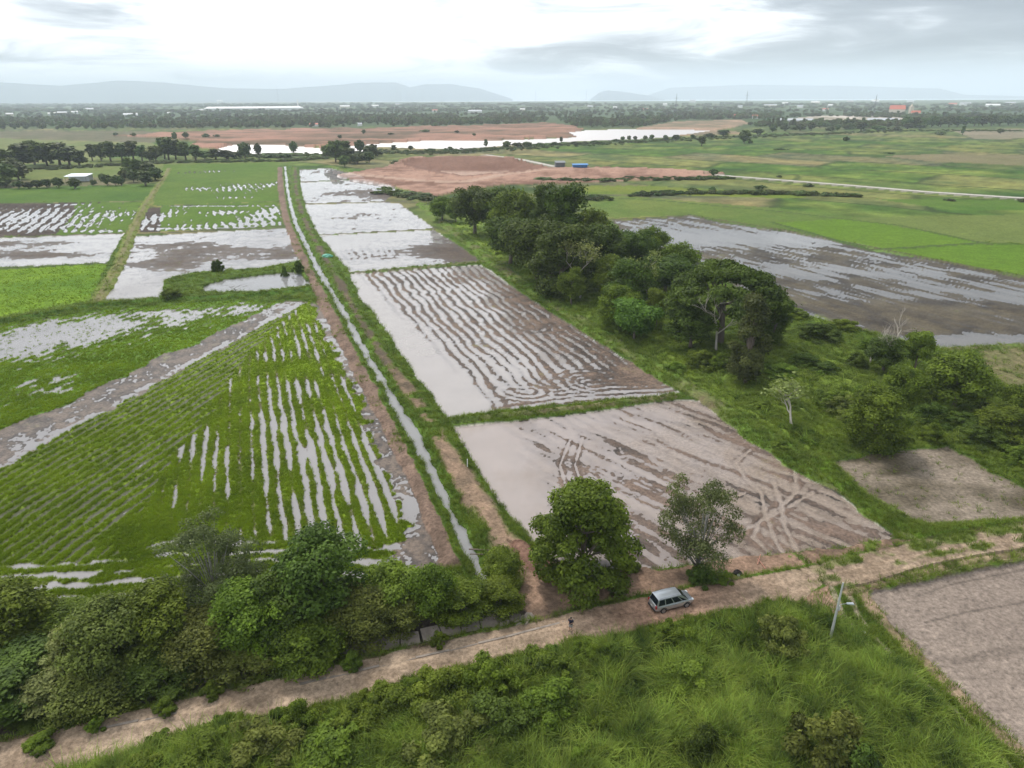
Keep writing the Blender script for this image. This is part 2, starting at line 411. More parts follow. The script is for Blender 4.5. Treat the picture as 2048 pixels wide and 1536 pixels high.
# broken glints of water in that field
def glints(k, regs, ax, sp_, width, label, lvl=0.0, thr=0.0, lo=-0.08):
    a_, c_ = ax; s_ = stripes(c_, sp_, 1.1 * n8)
    br = fbm(a_ / 2.2, c_, 2.2, 3, 77)
    wet = np.zeros(X.shape, np.float32)
    for (px, py, rx, ry) in regs: wet = np.maximum(wet, blob(px, py, rx, ry))
    q = s_ * 0.55 + br * 0.5 + wet * 1.5 - 1.28 - thr
    kk = k & (q > 0); H[kk] = lo; setc(kk, MUD_D)
    kk2 = k & (q > -0.25) & (q <= 0); H[kk2] = 0.04; 
    VEG['rice'][kk] = 0
axL = axis((430, 345), (470, 390))
glints(g, [(470, 375, 16, 26), (400, 377, 13, 11), (380, 345, 15, 6), (420, 343, 15, 7), (540, 370, 6, 40), (470, 395, 12, 6)], axL, 3.4, 1, '')
WATERS.append(([(330, 332), (555, 326), (560, 400), (312, 410)], -0.03, 'white', 'broken streaks of water in the green field'))
g = green([(-210, 410), (285, 404), (252, 466), (-210, 482)], (0.08, 0.155, 0.016), (0.115, 0.185, 0.022), label='half planted striped field left of the grassy path', sc_=14)
glints(g, [(40, 435, 30, 34), (70, 455, 26, 12), (0, 440, 60, 26), (150, 450, 12, 10), (-120, 440, 60, 30), (140, 408, 14, 8)], axis((150, 410), (80, 470)), 4.0, 1, '', thr=-0.25)
glints(g, [(170, 435, 4, 26), (160, 450, 6, 9), (150, 462, 9, 5), (215, 430, 14, 10), (200, 462, 22, 4)], axis((150, 410), (80, 470)), 3.5, 1, '', thr=-0.1)
kk = g & (PX < 150) & (H > 0); kk &= (PX < 165 - (PY - 410) * 0.9); putc(kk, mudc(0 * n3))
WATERS.append(([(-200, 412), (282, 406), (250, 464), (-200, 480)], -0.03, 'white', 'water between the rows of the half planted field'))
g = green([(290, 418), (350, 411), (556, 404), (566, 452), (276, 466)], (0.075, 0.155, 0.016), (0.12, 0.19, 0.022), label='green strip ringed by shining water', sc_=14)
glints(g, [(302, 440, 7, 30), (540, 425, 8, 30), (520, 437, 12, 14), (420, 412, 70, 2.6), (420, 456, 80, 3.5), (350, 458, 40, 3.5), (500, 450, 40, 3.5), (500, 448, 20, 6), (450, 425, 12, 7), (330, 412, 20, 3)], axis((420, 430), (425, 455)), 3.2, 1, '', thr=-0.35)
kk = g & (PX < 322) & (H > 0); putc(kk, mudc(0 * n3))
WATERS.append(([(285, 414), (556, 404), (566, 456), (272, 468)], -0.03, 'white', 'water around the green strip'))

# --- flooded fields left of the ditch ----------------------------------------------------------------------
def h_patchy(blobs, off=-0.045, a=0.035, st=None, sa=0.0, sp_=2.2, warp=1.0, fine=0.03):
    hh = off - 0.012 + a * n8 + fine * n3 + 0.012 * n1 + 0.022 * nf
    for (px, py, rx, ry, amp) in blobs: hh = hh + (0.72 * amp if amp > 0 else amp) * blob(px, py, rx, ry)
    if st is not None: hh = hh + sa * stripes(st, sp_, warp * n8)
    return hh.astype(np.float32)
streak = fbm(Xf, Yf * 2.6, 6.0, 4, 61)
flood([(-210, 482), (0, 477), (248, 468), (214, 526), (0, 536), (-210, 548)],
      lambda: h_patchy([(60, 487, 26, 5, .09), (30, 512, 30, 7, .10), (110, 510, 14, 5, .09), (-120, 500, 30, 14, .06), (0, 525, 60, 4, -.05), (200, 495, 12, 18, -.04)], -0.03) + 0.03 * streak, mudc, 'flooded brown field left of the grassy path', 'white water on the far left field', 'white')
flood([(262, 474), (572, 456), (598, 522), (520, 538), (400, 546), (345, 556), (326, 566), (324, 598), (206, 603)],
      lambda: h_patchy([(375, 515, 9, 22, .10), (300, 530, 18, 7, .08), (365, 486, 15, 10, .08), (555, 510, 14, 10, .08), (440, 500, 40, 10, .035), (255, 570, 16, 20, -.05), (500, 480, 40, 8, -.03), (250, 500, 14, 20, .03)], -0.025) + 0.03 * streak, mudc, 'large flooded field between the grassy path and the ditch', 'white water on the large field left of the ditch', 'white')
green([(-210, 546), (0, 541), (216, 528), (180, 602), (0, 636), (-210, 680)], (0.085, 0.165, 0.012), (0.17, 0.265, 0.016), label='bright yellowish green rice field at the left edge', dens=0.3, h=0.12, sc_=18)
# pond and its grassy banks
k = inpoly([(326, 566), (345, 556), (400, 546), (520, 538), (600, 522), (640, 530), (650, 580), (560, 590), (420, 600), (324, 600)], 0.8)
putc(k, mixc(GRASS_D, GRASS_M, 0.5 + 0.7 * n3)); H[k] = 0.55 + 0.2 * n8[k]; VEG['grass'][k] = 0.9; RG[k] = reg('pond_bank', 'green grassy bank around the small pond', 'bank')
k = inpoly([(404, 580), (418, 568), (450, 560), (520, 551), (588, 545), (606, 552), (612, 563), (640, 572), (520, 584), (410, 586)], 0.6)
H[k] = -0.4; setc(k, MUD_D); VEG['grass'][k] = 0
WATERS.append(([(398, 574), (450, 555), (590, 540), (625, 556), (645, 576), (520, 590), (400, 592)], 0.0, 'sky', 'still water of the small pond'))

# --- large planted field B1 ---------------------------------------------------------------------------------
fld = inpoly([(-210, 760), (-210, 690), (0, 652), (200, 622), (440, 604), (612, 604), (640, 612), (668, 660), (720, 745), (775, 840), (830, 935), (880, 1050), (900, 1130), (700, 1190), (300, 1230), (0, 1260), (-210, 1280)], 0.4)
sa_, sc2 = axis((0, 941), (600, 612))               # along the diagonal mud strip
e_lo = sc2 - XY([(300, 777)])[0] @ np.array([0, 0]) * 0
a0, b0 = XY([(0, 941), (600, 612)]); vv = (b0 - a0) / np.hypot(*(b0 - a0))
sdist = (-(Xf - a0[0]) * vv[1] + (Yf - a0[1]) * vv[0]).astype(np.float32)      # >0 above (beyond) the strip's near edge
hB = np.full(X.shape, 0.05, np.float32); cB = mixc(RICE_D, RICE, 0.5 + 0.5 * n8 + 0.3 * n3); wB = np.full(X.shape, 0.3, np.float32); rB = np.full(X.shape, 0.9, np.float32)
sdw = sdist + 0.7 * n3 + 0.5 * n8
# left part: rows parallel to the strip; right part: rows along the ditch
divc = inpoly([(606, 604), (560, 650), (470, 735), (400, 860), (350, 900), (290, 1010), (205, 1090), (330, 1150), (760, 1130), (1000, 1130), (700, 600)], 1.2)
s1 = stripes(sdist, 1.7, 0.22 * n8 + 0.15 * n3)
s2 = stripes(D_C, 1.7, 0.2 * n8 + 0.10 * n3)
l1 = (~divc) & (sdw < 0)
brk = fbm(D_A / 3.0, D_C, 3.0, 3, 83)
q1 = 0.55 * s1 + 0.25 * n3 + 0.15 * n8
hB = np.where(l1, 0.05 + 0.06 * q1, hB); rB = np.where(l1, np.clip(0.45 + 1.5 * q1, 0.0, 1), rB)
cB = np.where(l1[..., None], mixc((0.055, 0.055, 0.028), RICE, 0.5 + 1.2 * q1), cB)
# water lines between the rows on the right
wetness = sstep(0, 26, D_C - 0) * 0
mR = divc & (sdw < 1)
wl = 0.55 * s2 + 0.62 * brk + 0.1 * n3
wz = 0.30 * blob(560, 720, 12, 22) + 0.32 * blob(640, 900, 12, 40) + 0.30 * blob(600, 1000, 14, 20) + 0.35 * blob(690, 1060, 8, 26) + 0.22 * blob(430, 870, 9, 14) + 0.2 * blob(560, 850, 20, 20)
dry = 0.9 * blob(565, 735, 10.5, 5.5, 0.0) + 0.5 * blob(330, 1080, 9, 6) + 0.35 * blob(420, 1030, 12, 9) + 0.35 * blob(450, 690, 8, 8) + 0.5 * blob(520, 820, 6, 3)
q2 = wl + wz - dry - 0.80 + 0.12 * nf
isw = mR & (q2 > 0)
hB = np.where(mR, np.where(q2 > 0, -0.09, 0.03 + 0.05 * np.clip(-q2, 0, 1)), hB)
rB = np.where(mR, np.where(q2 > -0.10, 0.0, np.clip(0.35 - q2 * 1.1, 0.2, 1)), rB)
cB = np.where(mR[..., None], mixc((0.085, 0.068, 0.038), RICE, 0.10 - 0.9 * q2 + 0.3 * n3), cB)
cB = np.where(isw[..., None], np.array(MUD_D, np.float32), cB)
# the diagonal mud strip
stw = 10.5 + 2.2 * n8 + 1.2 * n3 - 4.5 * sstep(55, 130, Yf * 0 + (sa_ - sa_.min() * 0) * 0 + Yf) * sstep(95, 190, Yf)
ms = (sdw > 0) & (sdw < stw) 
hM = 0.022 + 0.045 * n3 + 0.03 * n1 + 0.035 * nf + 0.03 * n8 - 0.05 * np.exp(-((sdw - 1.2) / 1.0) ** 2) - 0.05 * sstep(150, 190, Yf)
hB = np.where(ms, hM, hB); rB = np.where(ms, 0.0, rB); cB = np.where(ms[..., None], mixc(MUD_D, (0.12, 0.09, 0.07), 0.38 + 0.9 * n3 + 0.5 * n1), cB)
# beyond the strip: greens and open water
up = sdw >= stw
s3 = stripes(sdist, 2.6, 0.5 * n8)
wet3 = 0.95 * blob(130, 665, 26, 9) + 0.8 * blob(250, 648, 24, 8) + 0.9 * blob(370, 626, 26, 6) + 1.0 * blob(20, 690, 18, 9) + 0.9 * blob(90, 775, 9, 9) + 0.5 * blob(500, 616, 14, 5) + 0.6 * blob(-120, 700, 22, 10) + 0.4 * blob(60, 720, 20, 8) + 0.5 * blob(580, 610, 14, 4)
q3 = wet3 + 0.55 * n3 + 0.2 * n8 - 0.18 * s3 - 1.02
hB = np.where(up, np.where(q3 > 0, -0.08, 0.05 + 0.05 * np.clip(-q3, 0, 1)), hB)
rB = np.where(up, np.where(q3 > -0.05, 0.22 * (n1 > 0.15), np.clip(0.5 - q3 + 0.3 * s3, 0.1, 1)), rB)
cB = np.where(up[..., None], mixc((0.075, 0.085, 0.035), (0.10, 0.19, 0.018), 0.35 - 0.9 * q3 + 0.35 * s3 + 0.3 * n3), cB)
cB = np.where((up & (q3 > 0))[..., None], np.array(MUD_D, np.float32), cB)
# mud margin along the ditch, and the wet headland at the near end
marg = inpoly([(618, 600), (640, 640), (690, 745), (735, 850), (768, 950), (800, 1050), (800, 1100), (780, 1140), (1000, 1160), (920, 1060), (700, 620)], 1.6)
hMg = 0.034 + 0.04 * n3 + 0.03 * n1 + 0.035 * nf + 0.02 * n8 - 0.08 * blob(730, 960, 1.8, 20, 0.35) - 0.08 * blob(690, 880, 1.4, 26, 0.35) - 0.05 * blob(790, 1040, 3, 8) - 0.05 * blob(665, 700, 4, 26, 0.35)
hB = np.where(marg, hMg, hB); rB = np.where(marg, 0.0, rB); cB = np.where(marg[..., None], mixc(MUD_D, (0.12, 0.088, 0.066), 0.38 + 0.8 * n3 + 0.6 * n1), cB)
head = inpoly([(-210, 1150), (0, 1120), (150, 1125), (300, 1085), (420, 1075), (560, 1080), (760, 1085), (900, 1090), (900, 1190), (300, 1240), (-210, 1290)], 1.8)
s4 = stripes(Yf - 0.08 * Xf, 2.3, 1.1 * n8)
q4 = 0.45 * s4 + 0.5 * n3 + 0.2 * n8 + 0.1 * nf + 0.4 * blob(700, 1110, 10, 4) + 0.35 * blob(170, 1160, 10, 3) - 0.45
hB = np.where(head & ~marg, np.where(q4 > 0, -0.07, 0.05), hB); rB = np.where(head & ~marg, np.where(q4 > -0.08, 0, 0.8), rB)
cB = np.where((head & ~marg)[..., None], mixc((0.12, 0.11, 0.06), RICE, 0.4 - 0.8 * q4), cB)
cB = np.where((head & ~marg & (q4 > 0))[..., None], np.array(MUD_G, np.float32) * 0.8, cB)
H[fld] = hB[fld]; putc(fld, cB.astype(np.float32)); W[fld] = np.where(rB < 0.1, 0.8, 0.15)[fld]
for v in VEG.values(): v[fld] = 0
VEG['rice'][fld] = rB[fld]
RG[fld] = reg('rice_field', 'large young rice field in rows with a diagonal band of mud', 'field')
WATERS.append(([(-210, 1290), (-210, 690), (0, 650), (200, 620), (440, 602), (612, 602), (640, 610), (668, 658), (720, 743), (775, 838), (830, 933), (880, 1048), (905, 1130), (700, 1190), (300, 1230)], 0.0, 'white', 'water standing between the rice rows of the large planted field'))
# tractor scrape along its near edge is covered by trees

# --- the long plot, far to near -------------------------------------------------------------------------------
flood([(583, 340), (662, 337), (716, 352), (730, 358), (592, 364)], lambda: h_patchy([(690, 345, 14, 10, .10), (620, 350, 20, 4, -.02), (600, 341, 30, 4, .07)], -0.02) + 0.02 * streak, mudc, 'farthest small flooded field of the long plot', 'white water on the farthest small field', 'white')
flood([(590, 366), (722, 360), (800, 377), (770, 403), (600, 408)], lambda: h_patchy([(690, 388, 30, 22, .035), (740, 385, 20, 10, .07), (610, 385, 10, 20, -.06), (790, 392, 18, 14, .14)], -0.025) + 0.03 * streak, mudc, 'second farthest flooded field of the long plot', 'white water on the second farthest field', 'white')
flood([(606, 410), (770, 405), (800, 408), (868, 457), (637, 470)], lambda: h_patchy([(700, 432, 26, 16, .045), (760, 440, 20, 14, .025), (630, 440, 8, 20, -.06)], -0.035, 0.025) + 0.03 * streak, mudc, 'third flooded field of the long plot', 'white water on the third field', 'white')
def hA3():
    hh = h_patchy([(715, 505, 9, 9, .07), (740, 515, 10, 5, .04), (850, 500, 12, 9, .075), (900, 505, 14, 14, .12), (930, 480, 14, 20, .10), (660, 500, 9, 24, -.06), (960, 520, 12, 12, .12)], -0.045, 0.02) + 0.03 * streak
    return hh + 0.03 * stripes(D_C, 2.3, 1.2 * n8) * blob(720, 505, 14, 14)
flood([(640, 472), (866, 460), (915, 490), (960, 522), (700, 545)], hA3, mudc, 'fourth flooded field of the long plot with a dark swirl of mud', 'white water on the fourth field', 'white')
def hA2():
    left = sstep(0, 1, (D_C - 0) * 0)
    a_, b_ = XY([(718, 600), (905, 825)]); v = (b_ - a_) / np.hypot(*(b_ - a_))
    fromleft = ((Xf - a_[0]) * (-v[1]) + (Yf - a_[1]) * v[0])     # metres right of the left bank
    if np.mean(fromleft[inpoly([(900, 600), (1000, 600), (1000, 700), (900, 700)])]) < 0: fromleft = -fromleft
    fl = fromleft + 1.5 * n8
    s_ = stripes(D_C, 2.35, 0.9 * n8 + 0.22 * n3)
    Db, _ = dist([(893, 838), (1000, 822), (1160, 806), (1330, 792), (1375, 790)]); Db = Db + 0.5 * n8
    hb2 = sstep(13, 6, Db) * sstep(6, 14, fl); s_ = s_ * (1 - hb2) + hb2 * stripes(Db, 2.1, 0.4 * n8)
    for (px, py, rx, ry, st_) in ((1052, 782, 6.0, 5.0, .8), (1180, 765, 9, 7.5, .55), (1065, 655, 5.5, 5.5, .5)):
        g_ = G(px, py); ang = np.arctan2(Yf - g_.y, Xf - g_.x); rr = np.sqrt(((Xf - g_.x) / rx) ** 2 + ((Yf - g_.y) / ry) ** 2) + 0.10 * n8 + 0.05 * np.sin(2 * ang)
        mk = sstep(1.25, 0.85, rr) * st_ * sstep(-0.9, -0.2, np.sin(ang + px)); s_ = s_ * (1 - mk) + mk * np.cos(rr * rx * 2 * math.pi / 2.0)
    amp = sstep(4.5, 9.0, fl); brk_ = fbm(D_A / 4, D_C, 2.5, 3, 87)
    hh = -0.075 + amp * (0.066 + 0.060 * s_ + 0.012 * n3 + 0.022 * n8 + 0.018 * brk_ + 0.026 * nf) + 0.012 * n3 + 0.010 * nf
    for (px, py, rx, ry, am) in ((1200, 700, 10, 9, .07), (1275, 755, 9, 7, .12), (1120, 640, 10, 14, .07), (1050, 590, 5, 14, .09), (1330, 790, 6, 5, -.05), (850, 560, 14, 5, .03), (1010, 700, 12, 14, -.018), (900, 790, 6, 8, -.05), (960, 542, 30, 3, -.02)):
        hh = hh + am * blob(px, py, rx, ry)
    return hh.astype(np.float32)
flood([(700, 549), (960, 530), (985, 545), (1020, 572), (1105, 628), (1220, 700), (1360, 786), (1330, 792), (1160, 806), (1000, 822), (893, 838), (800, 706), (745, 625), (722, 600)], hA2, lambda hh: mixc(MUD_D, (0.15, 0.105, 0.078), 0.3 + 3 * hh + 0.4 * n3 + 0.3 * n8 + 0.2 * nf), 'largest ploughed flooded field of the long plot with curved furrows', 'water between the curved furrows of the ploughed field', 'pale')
def hA1():
    ra, rc = axis((1255, 905), (1440, 990))
    ww = 0.9 * n8 + 0.4 * n3
    s_ = stripes(rc, 2.2, ww + 0.5 * n30); br = fbm(ra / 3.2, rc, 1.5, 3, 29); an_ = fbm(ra / 11, rc, 1.15, 3, 33)
    a_, b_ = XY([(903, 858), (985, 990)]); v = (b_ - a_) / np.hypot(*(b_ - a_)); fl = np.abs((Xf - a_[0]) * (-v[1]) + (Yf - a_[1]) * v[0]) + n8
    amp = sstep(4, 12, fl)
    hh = -0.077 + amp * (0.038 + 0.034 * s_ * (0.7 + 0.5 * br) + 0.066 * an_ + 0.015 * br + 0.006 * n1 + 0.016 * nf) + 0.010 * nf
    for (px, py, rx, ry, am) in ((1150, 960, 16, 12, .012), (1680, 1000, 9, 12, .025), (1600, 900, 9, 9, .05), (1450, 850, 9, 6, .02), (1100, 860, 18, 5, -.02), (1300, 1000, 14, 10, .02), (1740, 1080, 6, 4, .05), (1450, 1060, 14, 5, .028), (1200, 1060, 9, 6, .01)):
        hh = hh + am * blob(px, py, rx, ry)
    for tr, w_ in (([(1500, 900), (1470, 925), (1490, 955), (1522, 985), (1531, 1030), (1552, 1085), (1570, 1112)], 0.33), ([(1545, 960), (1562, 1005), (1568, 1050), (1596, 1106)], 0.33),
                   ([(1590, 940), (1592, 985), (1566, 1010), (1520, 1040), (1506, 1075), (1540, 1108)], 0.4), ([(1490, 985), (1440, 1005), (1400, 1020)], 0.3), ([(1625, 985), (1580, 1012), (1500, 1055), (1450, 1075)], 0.35),
                   ([(1140, 880), (1120, 930), (1135, 985)], 0.25), ([(1165, 875), (1150, 930), (1170, 990)], 0.25)):
        D, T = dist(tr); w_ = w_ * (0.62 + 0.2 * n3); hh = hh + 0.05 * np.exp(-((D - w_ * 2.4) / 0.3) ** 2) - 0.11 * np.exp(-(D / w_) ** 2)
    return hh.astype(np.float32)
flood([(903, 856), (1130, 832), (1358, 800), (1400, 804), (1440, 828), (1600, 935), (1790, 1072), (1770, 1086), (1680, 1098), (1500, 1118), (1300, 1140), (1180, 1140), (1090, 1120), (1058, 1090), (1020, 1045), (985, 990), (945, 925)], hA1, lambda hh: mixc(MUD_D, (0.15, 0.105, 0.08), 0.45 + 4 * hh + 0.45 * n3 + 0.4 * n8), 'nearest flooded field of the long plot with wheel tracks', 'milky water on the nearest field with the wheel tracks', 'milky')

# --- right of the plot -------------------------------------------------------------------------------------
# big wet field at the right
def hC():
    ra, rc = axis((1400, 480), (2000, 622)); st_ = fbm(ra / 8, rc, 2.8, 5, 71, 0.7); st2 = fbm(ra / 6, rc, 1.6, 3, 73)
    hh = 0.012 + 0.055 * st_ + 0.045 * st2 + 0.01 * n3 + 0.02 * nf
    for (px, py, rx, ry, am) in ((1750, 620, 40, 10, .055), (1600, 560, 26, 9, .03), (1950, 650, 30, 9, .04), (1500, 480, 50, 16, -.06), (1380, 470, 40, 20, -.05), (1700, 545, 40, 10, -.055), (1950, 590, 40, 8, -.04), (1910, 684, 10, 5, -.10), (1820, 660, 12, 4, .06), (2030, 680, 14, 5, -.08), (1480, 540, 18, 10, -.02), (1640, 650, 30, 3, -.03)):
        hh = hh + am * blob(px, py, rx, ry, 0.0)
    return hh.astype(np.float32)
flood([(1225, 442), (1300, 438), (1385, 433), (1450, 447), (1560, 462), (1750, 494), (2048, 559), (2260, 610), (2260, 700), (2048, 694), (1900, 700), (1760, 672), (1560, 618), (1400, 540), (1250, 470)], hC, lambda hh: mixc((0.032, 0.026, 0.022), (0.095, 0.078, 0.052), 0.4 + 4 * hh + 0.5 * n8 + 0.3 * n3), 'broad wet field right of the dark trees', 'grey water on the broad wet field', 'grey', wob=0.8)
green([(1130, 395), (1250, 392), (1560, 418), (1760, 440), (1700, 486), (1560, 458), (1450, 444), (1385, 430), (1225, 436), (1180, 432)], (0.10, 0.165, 0.03), (0.165, 0.205, 0.045), label='mottled green field beyond the dark trees', sc_=16)
green([(1545, 446), (1700, 438), (1850, 462), (1960, 487), (1830, 496), (1740, 500), (1640, 470)], (0.10, 0.19, 0.016), (0.14, 0.225, 0.022), label='bright green parcel above the broad wet field', sc_=60, amp=0.6)
green([(1742, 502), (1830, 498), (1965, 489), (2260, 500), (2260, 600), (2048, 551)], (0.09, 0.185, 0.014), (0.135, 0.22, 0.02), label='bright green rice parcel at the right edge', sc_=60, amp=0.6)
green([(1700, 436), (2260, 425), (2260, 498), (1965, 485)], (0.125, 0.175, 0.04), (0.165, 0.20, 0.05), label='dull green parcel at the right edge', sc_=50, amp=0.6)
green([(1760, 312), (1900, 308), (2260, 318), (2260, 338), (2048, 332), (1850, 322)], (0.24, 0.195, 0.11), (0.16, 0.16, 0.065), label='brownish fallow strip in the far green fields', sc_=60)
green([(1900, 260), (2260, 255), (2260, 275), (1950, 278)], (0.33, 0.27, 0.19), (0.18, 0.17, 0.1), label='pale bare patch at the far right', sc_=80)
green([(1750, 398), (2048, 402), (2260, 406), (2260, 424), (1900, 420)], (0.07, 0.15, 0.018), (0.12, 0.19, 0.03), label='deep green strip under the pale road')
green([(1140, 372), (1300, 372), (1440, 380), (1640, 384), (1600, 398), (1300, 390), (1140, 388)], (0.12, 0.185, 0.02), (0.20, 0.225, 0.035), label='yellowish green field behind the dark trees', sc_=16)
green([(1955, 702), (2048, 694), (2260, 704), (2260, 860), (2048, 800), (1990, 760)], (0.24, 0.195, 0.11), (0.10, 0.14, 0.03), label='dry row field at the right edge', rows=((1960, 745), (2048, 795)), sc_=8)
kk = inpoly([(1955, 702), (2048, 694), (2260, 704), (2260, 860), (2048, 800), (1990, 760)]); ra, rc = axis((1960, 745), (2048, 795)); s_ = stripes(rc, 2.2, 0.3 * n8); setc(kk & (s_ > 0.1), (0.11, 0.10, 0.045), 0.75); H[kk] += 0.05 * s_[kk]
VEG['grass'][kk] = 0.12
# scrubby ground round the trees (between plot and wet field)
scr = inpoly([(905, 455), (1000, 520), (1180, 640), (1420, 800), (1640, 925), (1660, 915), (1900, 890), (2048, 960), (2260, 1040), (2260, 800), (2048, 830), (1990, 770), (1900, 710), (1760, 690), (1560, 635), (1400, 560), (1250, 480), (1180, 430), (1000, 420), (920, 430)], 1.5)
putc(scr, mixc(GRASS_D, GRASS_L, 0.58 + 0.6 * n8 + 0.35 * n30 + 0.2 * n3)); H[scr] = 0.45 + 0.3 * n8[scr] + 0.1 * n3[scr]; VEG['grass'][scr] = 1.0; VEG['tall'][scr] = np.clip(-0.1 + 0.6 * n8, 0, 0.5)[scr]
RG[scr] = reg('ground', 'rough grassy ground around the dark trees', 'ground')
k = blob(1700, 840, 4, 14, -0.9) + blob(1640, 640, 3, 10) * 0.8; setc(sstep(0.25, 0.7, k + 0.25 * n3 + 0.2 * n8) > 0.0, (0.15, 0.22, 0.03), 0.0); kf = sstep(0.25, 0.7, k + 0.25 * n3 + 0.2 * n8)[..., None]; C[:] = C * (1 - 0.7 * kf) + 0.7 * kf * np.array((0.17, 0.24, 0.03), np.float32)
# small brown field lower right
def hD():
    ra, rc = axis((1700, 1000), (2000, 960)); hh = 0.09 + 0.03 * n8 + 0.035 * fbm(ra / 5, rc, 2.0, 4, 101) + 0.02 * n3
    return (hh - 0.09 * blob(1830, 1045, 5, 2) * 0).astype(np.float32)
k = inpoly([(1655, 935), (1740, 912), (1900, 896), (1960, 930), (2048, 985), (2200, 1030), (2200, 1046), (2048, 1052), (1940, 1058), (1850, 1060), (1800, 1040), (1720, 985)], 0.9)
hd = hD(); putc(k, mixc((0.07, 0.056, 0.034), (0.205, 0.165, 0.125), 0.45 + 0.55 * n8 + 0.28 * fbm((Xf + Yf) / 4, Yf - Xf * .3, 1.6, 3, 207) + 7 * (hd - 0.09) + 0.5 * blob(1860, 960, 14, 8))); H[k] = hd[k]; W[k] = 0.45
for v in VEG.values(): v[k] = 0
VEG['grass'][k] = 0.02; RG[k] = reg('mud_field', 'small harvested muddy field beside the plot', 'field')
# smooth silt paddy lower right
k = inpoly([(1722, 1188), (1790, 1168), (1900, 1140), (2048, 1113), (2260, 1080), (2260, 1700), (2150, 1600), (2048, 1520), (1900, 1380), (1800, 1280), (1745, 1225)], 0.35)
D1, _ = dist([(1830, 1195), (1900, 1170), (2048, 1140)]); D2, _ = dist([(1850, 1245), (1930, 1225), (2048, 1205)]); D3, _ = dist([(1720, 1195), (1800, 1270), (1880, 1320), (1960, 1320), (2048, 1300)]); D4, _ = dist([(1930, 1318), (1990, 1300), (2048, 1296)]); D5, _ = dist([(1900, 1400), (1980, 1460), (2048, 1560)])
trk = np.exp(-(D1 / .16) ** 2) + np.exp(-(D2 / .16) ** 2) + 0.6 * np.exp(-(D3 / .35) ** 2) + 0.7 * np.exp(-(D4 / .2) ** 2) + 0.3 * np.exp(-(D5 / .5) ** 2)
hE = 0.03 + 0.008 * n8 + 0.006 * n1 - 0.03 * trk
sil = mixc((0.185, 0.147, 0.12), (0.25, 0.20, 0.162), 0.5 + 0.45 * n30 + 0.2 * n3 + 0.35 * fbm(Xf, Yf, 0.5, 3, 204)); sil = sil * (1 - 0.38 * np.clip(trk, 0, 1))[..., None]
spk = (vnoise(Xf * 3.1, Yf * 3.1, 205) > 0.93) & (vnoise(Xf * 0.5, Yf * 0.5, 207) > 0.45); sil[spk] *= 0.72
putc(k, sil.astype(np.float32)); H[k] = hE[k]; W[k] = 0.3
for v in VEG.values(): v[k] = 0
RG[k] = reg('mud_field', 'smooth pinkish grey silt field in the lower right corner', 'field')

# --- banks ------------------------------------------------------------------------------------------------
GB = ((0.10, 0.085, 0.05), GRASS_M)
bund([(700, 547), (830, 538), (960, 524), (1010, 526)], 1.0, 0.35, (0.16, 0.14, 0.08), (0.08, 0.10, 0.035), 'grassy bank across the plot below the fourth field', 0.35)
bund([(893, 846), (1000, 833), (1160, 817), (1345, 795)], 1.15, 0.5, (0.17, 0.14, 0.08), (0.10, 0.14, 0.035), 'grassy bank between the two nearest flooded fields', 0.8)
bund([(637, 471), (750, 464), (868, 458)], 0.8, 0.3, (0.10, 0.085, 0.06), (0.10, 0.10, 0.05), 'low bank between the third and fourth fields', 0.1)
bund([(600, 408), (700, 405), (810, 404)], 0.9, 0.3, (0.10, 0.085, 0.06), (0.10, 0.10, 0.05), 'low bank between the second and third fields', 0.1)
bund([(590, 365), (722, 360)], 0.9, 0.3, (0.12, 0.10, 0.07), (0.10, 0.10, 0.05), 'low bank between the two farthest fields', 0.1)
bund([(-210, 482), (0, 476), (245, 467)], 1.0, 0.3, (0.09, 0.08, 0.045), (0.07, 0.09, 0.03), 'dark bank above the far left flooded field', 0.2)
bund([(262, 471), (400, 463), (570, 453)], 1.0, 0.3, (0.09, 0.08, 0.055), (0.07, 0.08, 0.03), 'dark bank above the large flooded field', 0.2)
bund([(-210, 547), (0, 539), (216, 527)], 1.0, 0.3, (0.07, 0.08, 0.035), (0.05, 0.08, 0.02), 'dark bank above the bright green field', 0.3)
bund([(300, 413), (430, 408), (560, 402)], 0.9, 0.25, (0.08, 0.10, 0.04), (0.07, 0.12, 0.02), 'low green bank behind the ringed green strip', 0.1)
bund([(-210, 410), (150, 405), (290, 402)], 0.9, 0.25, (0.08, 0.10, 0.04), (0.07, 0.12, 0.02), 'low green bank behind the half planted field', 0.1)
bund([(-210, 700), (0, 645), (200, 611), (330, 602), (480, 594), (650, 578)], 2.3, 0.75, GRASS_D, (0.07, 0.14, 0.02), 'green grassy dike along the top of the planted field', 1.0)
# grassy path up the left fields
bund([(195, 604), (238, 530), (262, 468), (292, 408), (330, 352), (338, 338)], 2.2, 0.45, (0.17, 0.16, 0.06), (0.12, 0.165, 0.03), 'grassy farm path between the left fields', 0.35, name='farm_path')
D, T = dist([(195, 604), (238, 530), (262, 468), (292, 408), (330, 352), (338, 338)]); k = (D < 0.8) & (n3 > -0.35); setc(k, (0.17, 0.135, 0.085), 0.6)
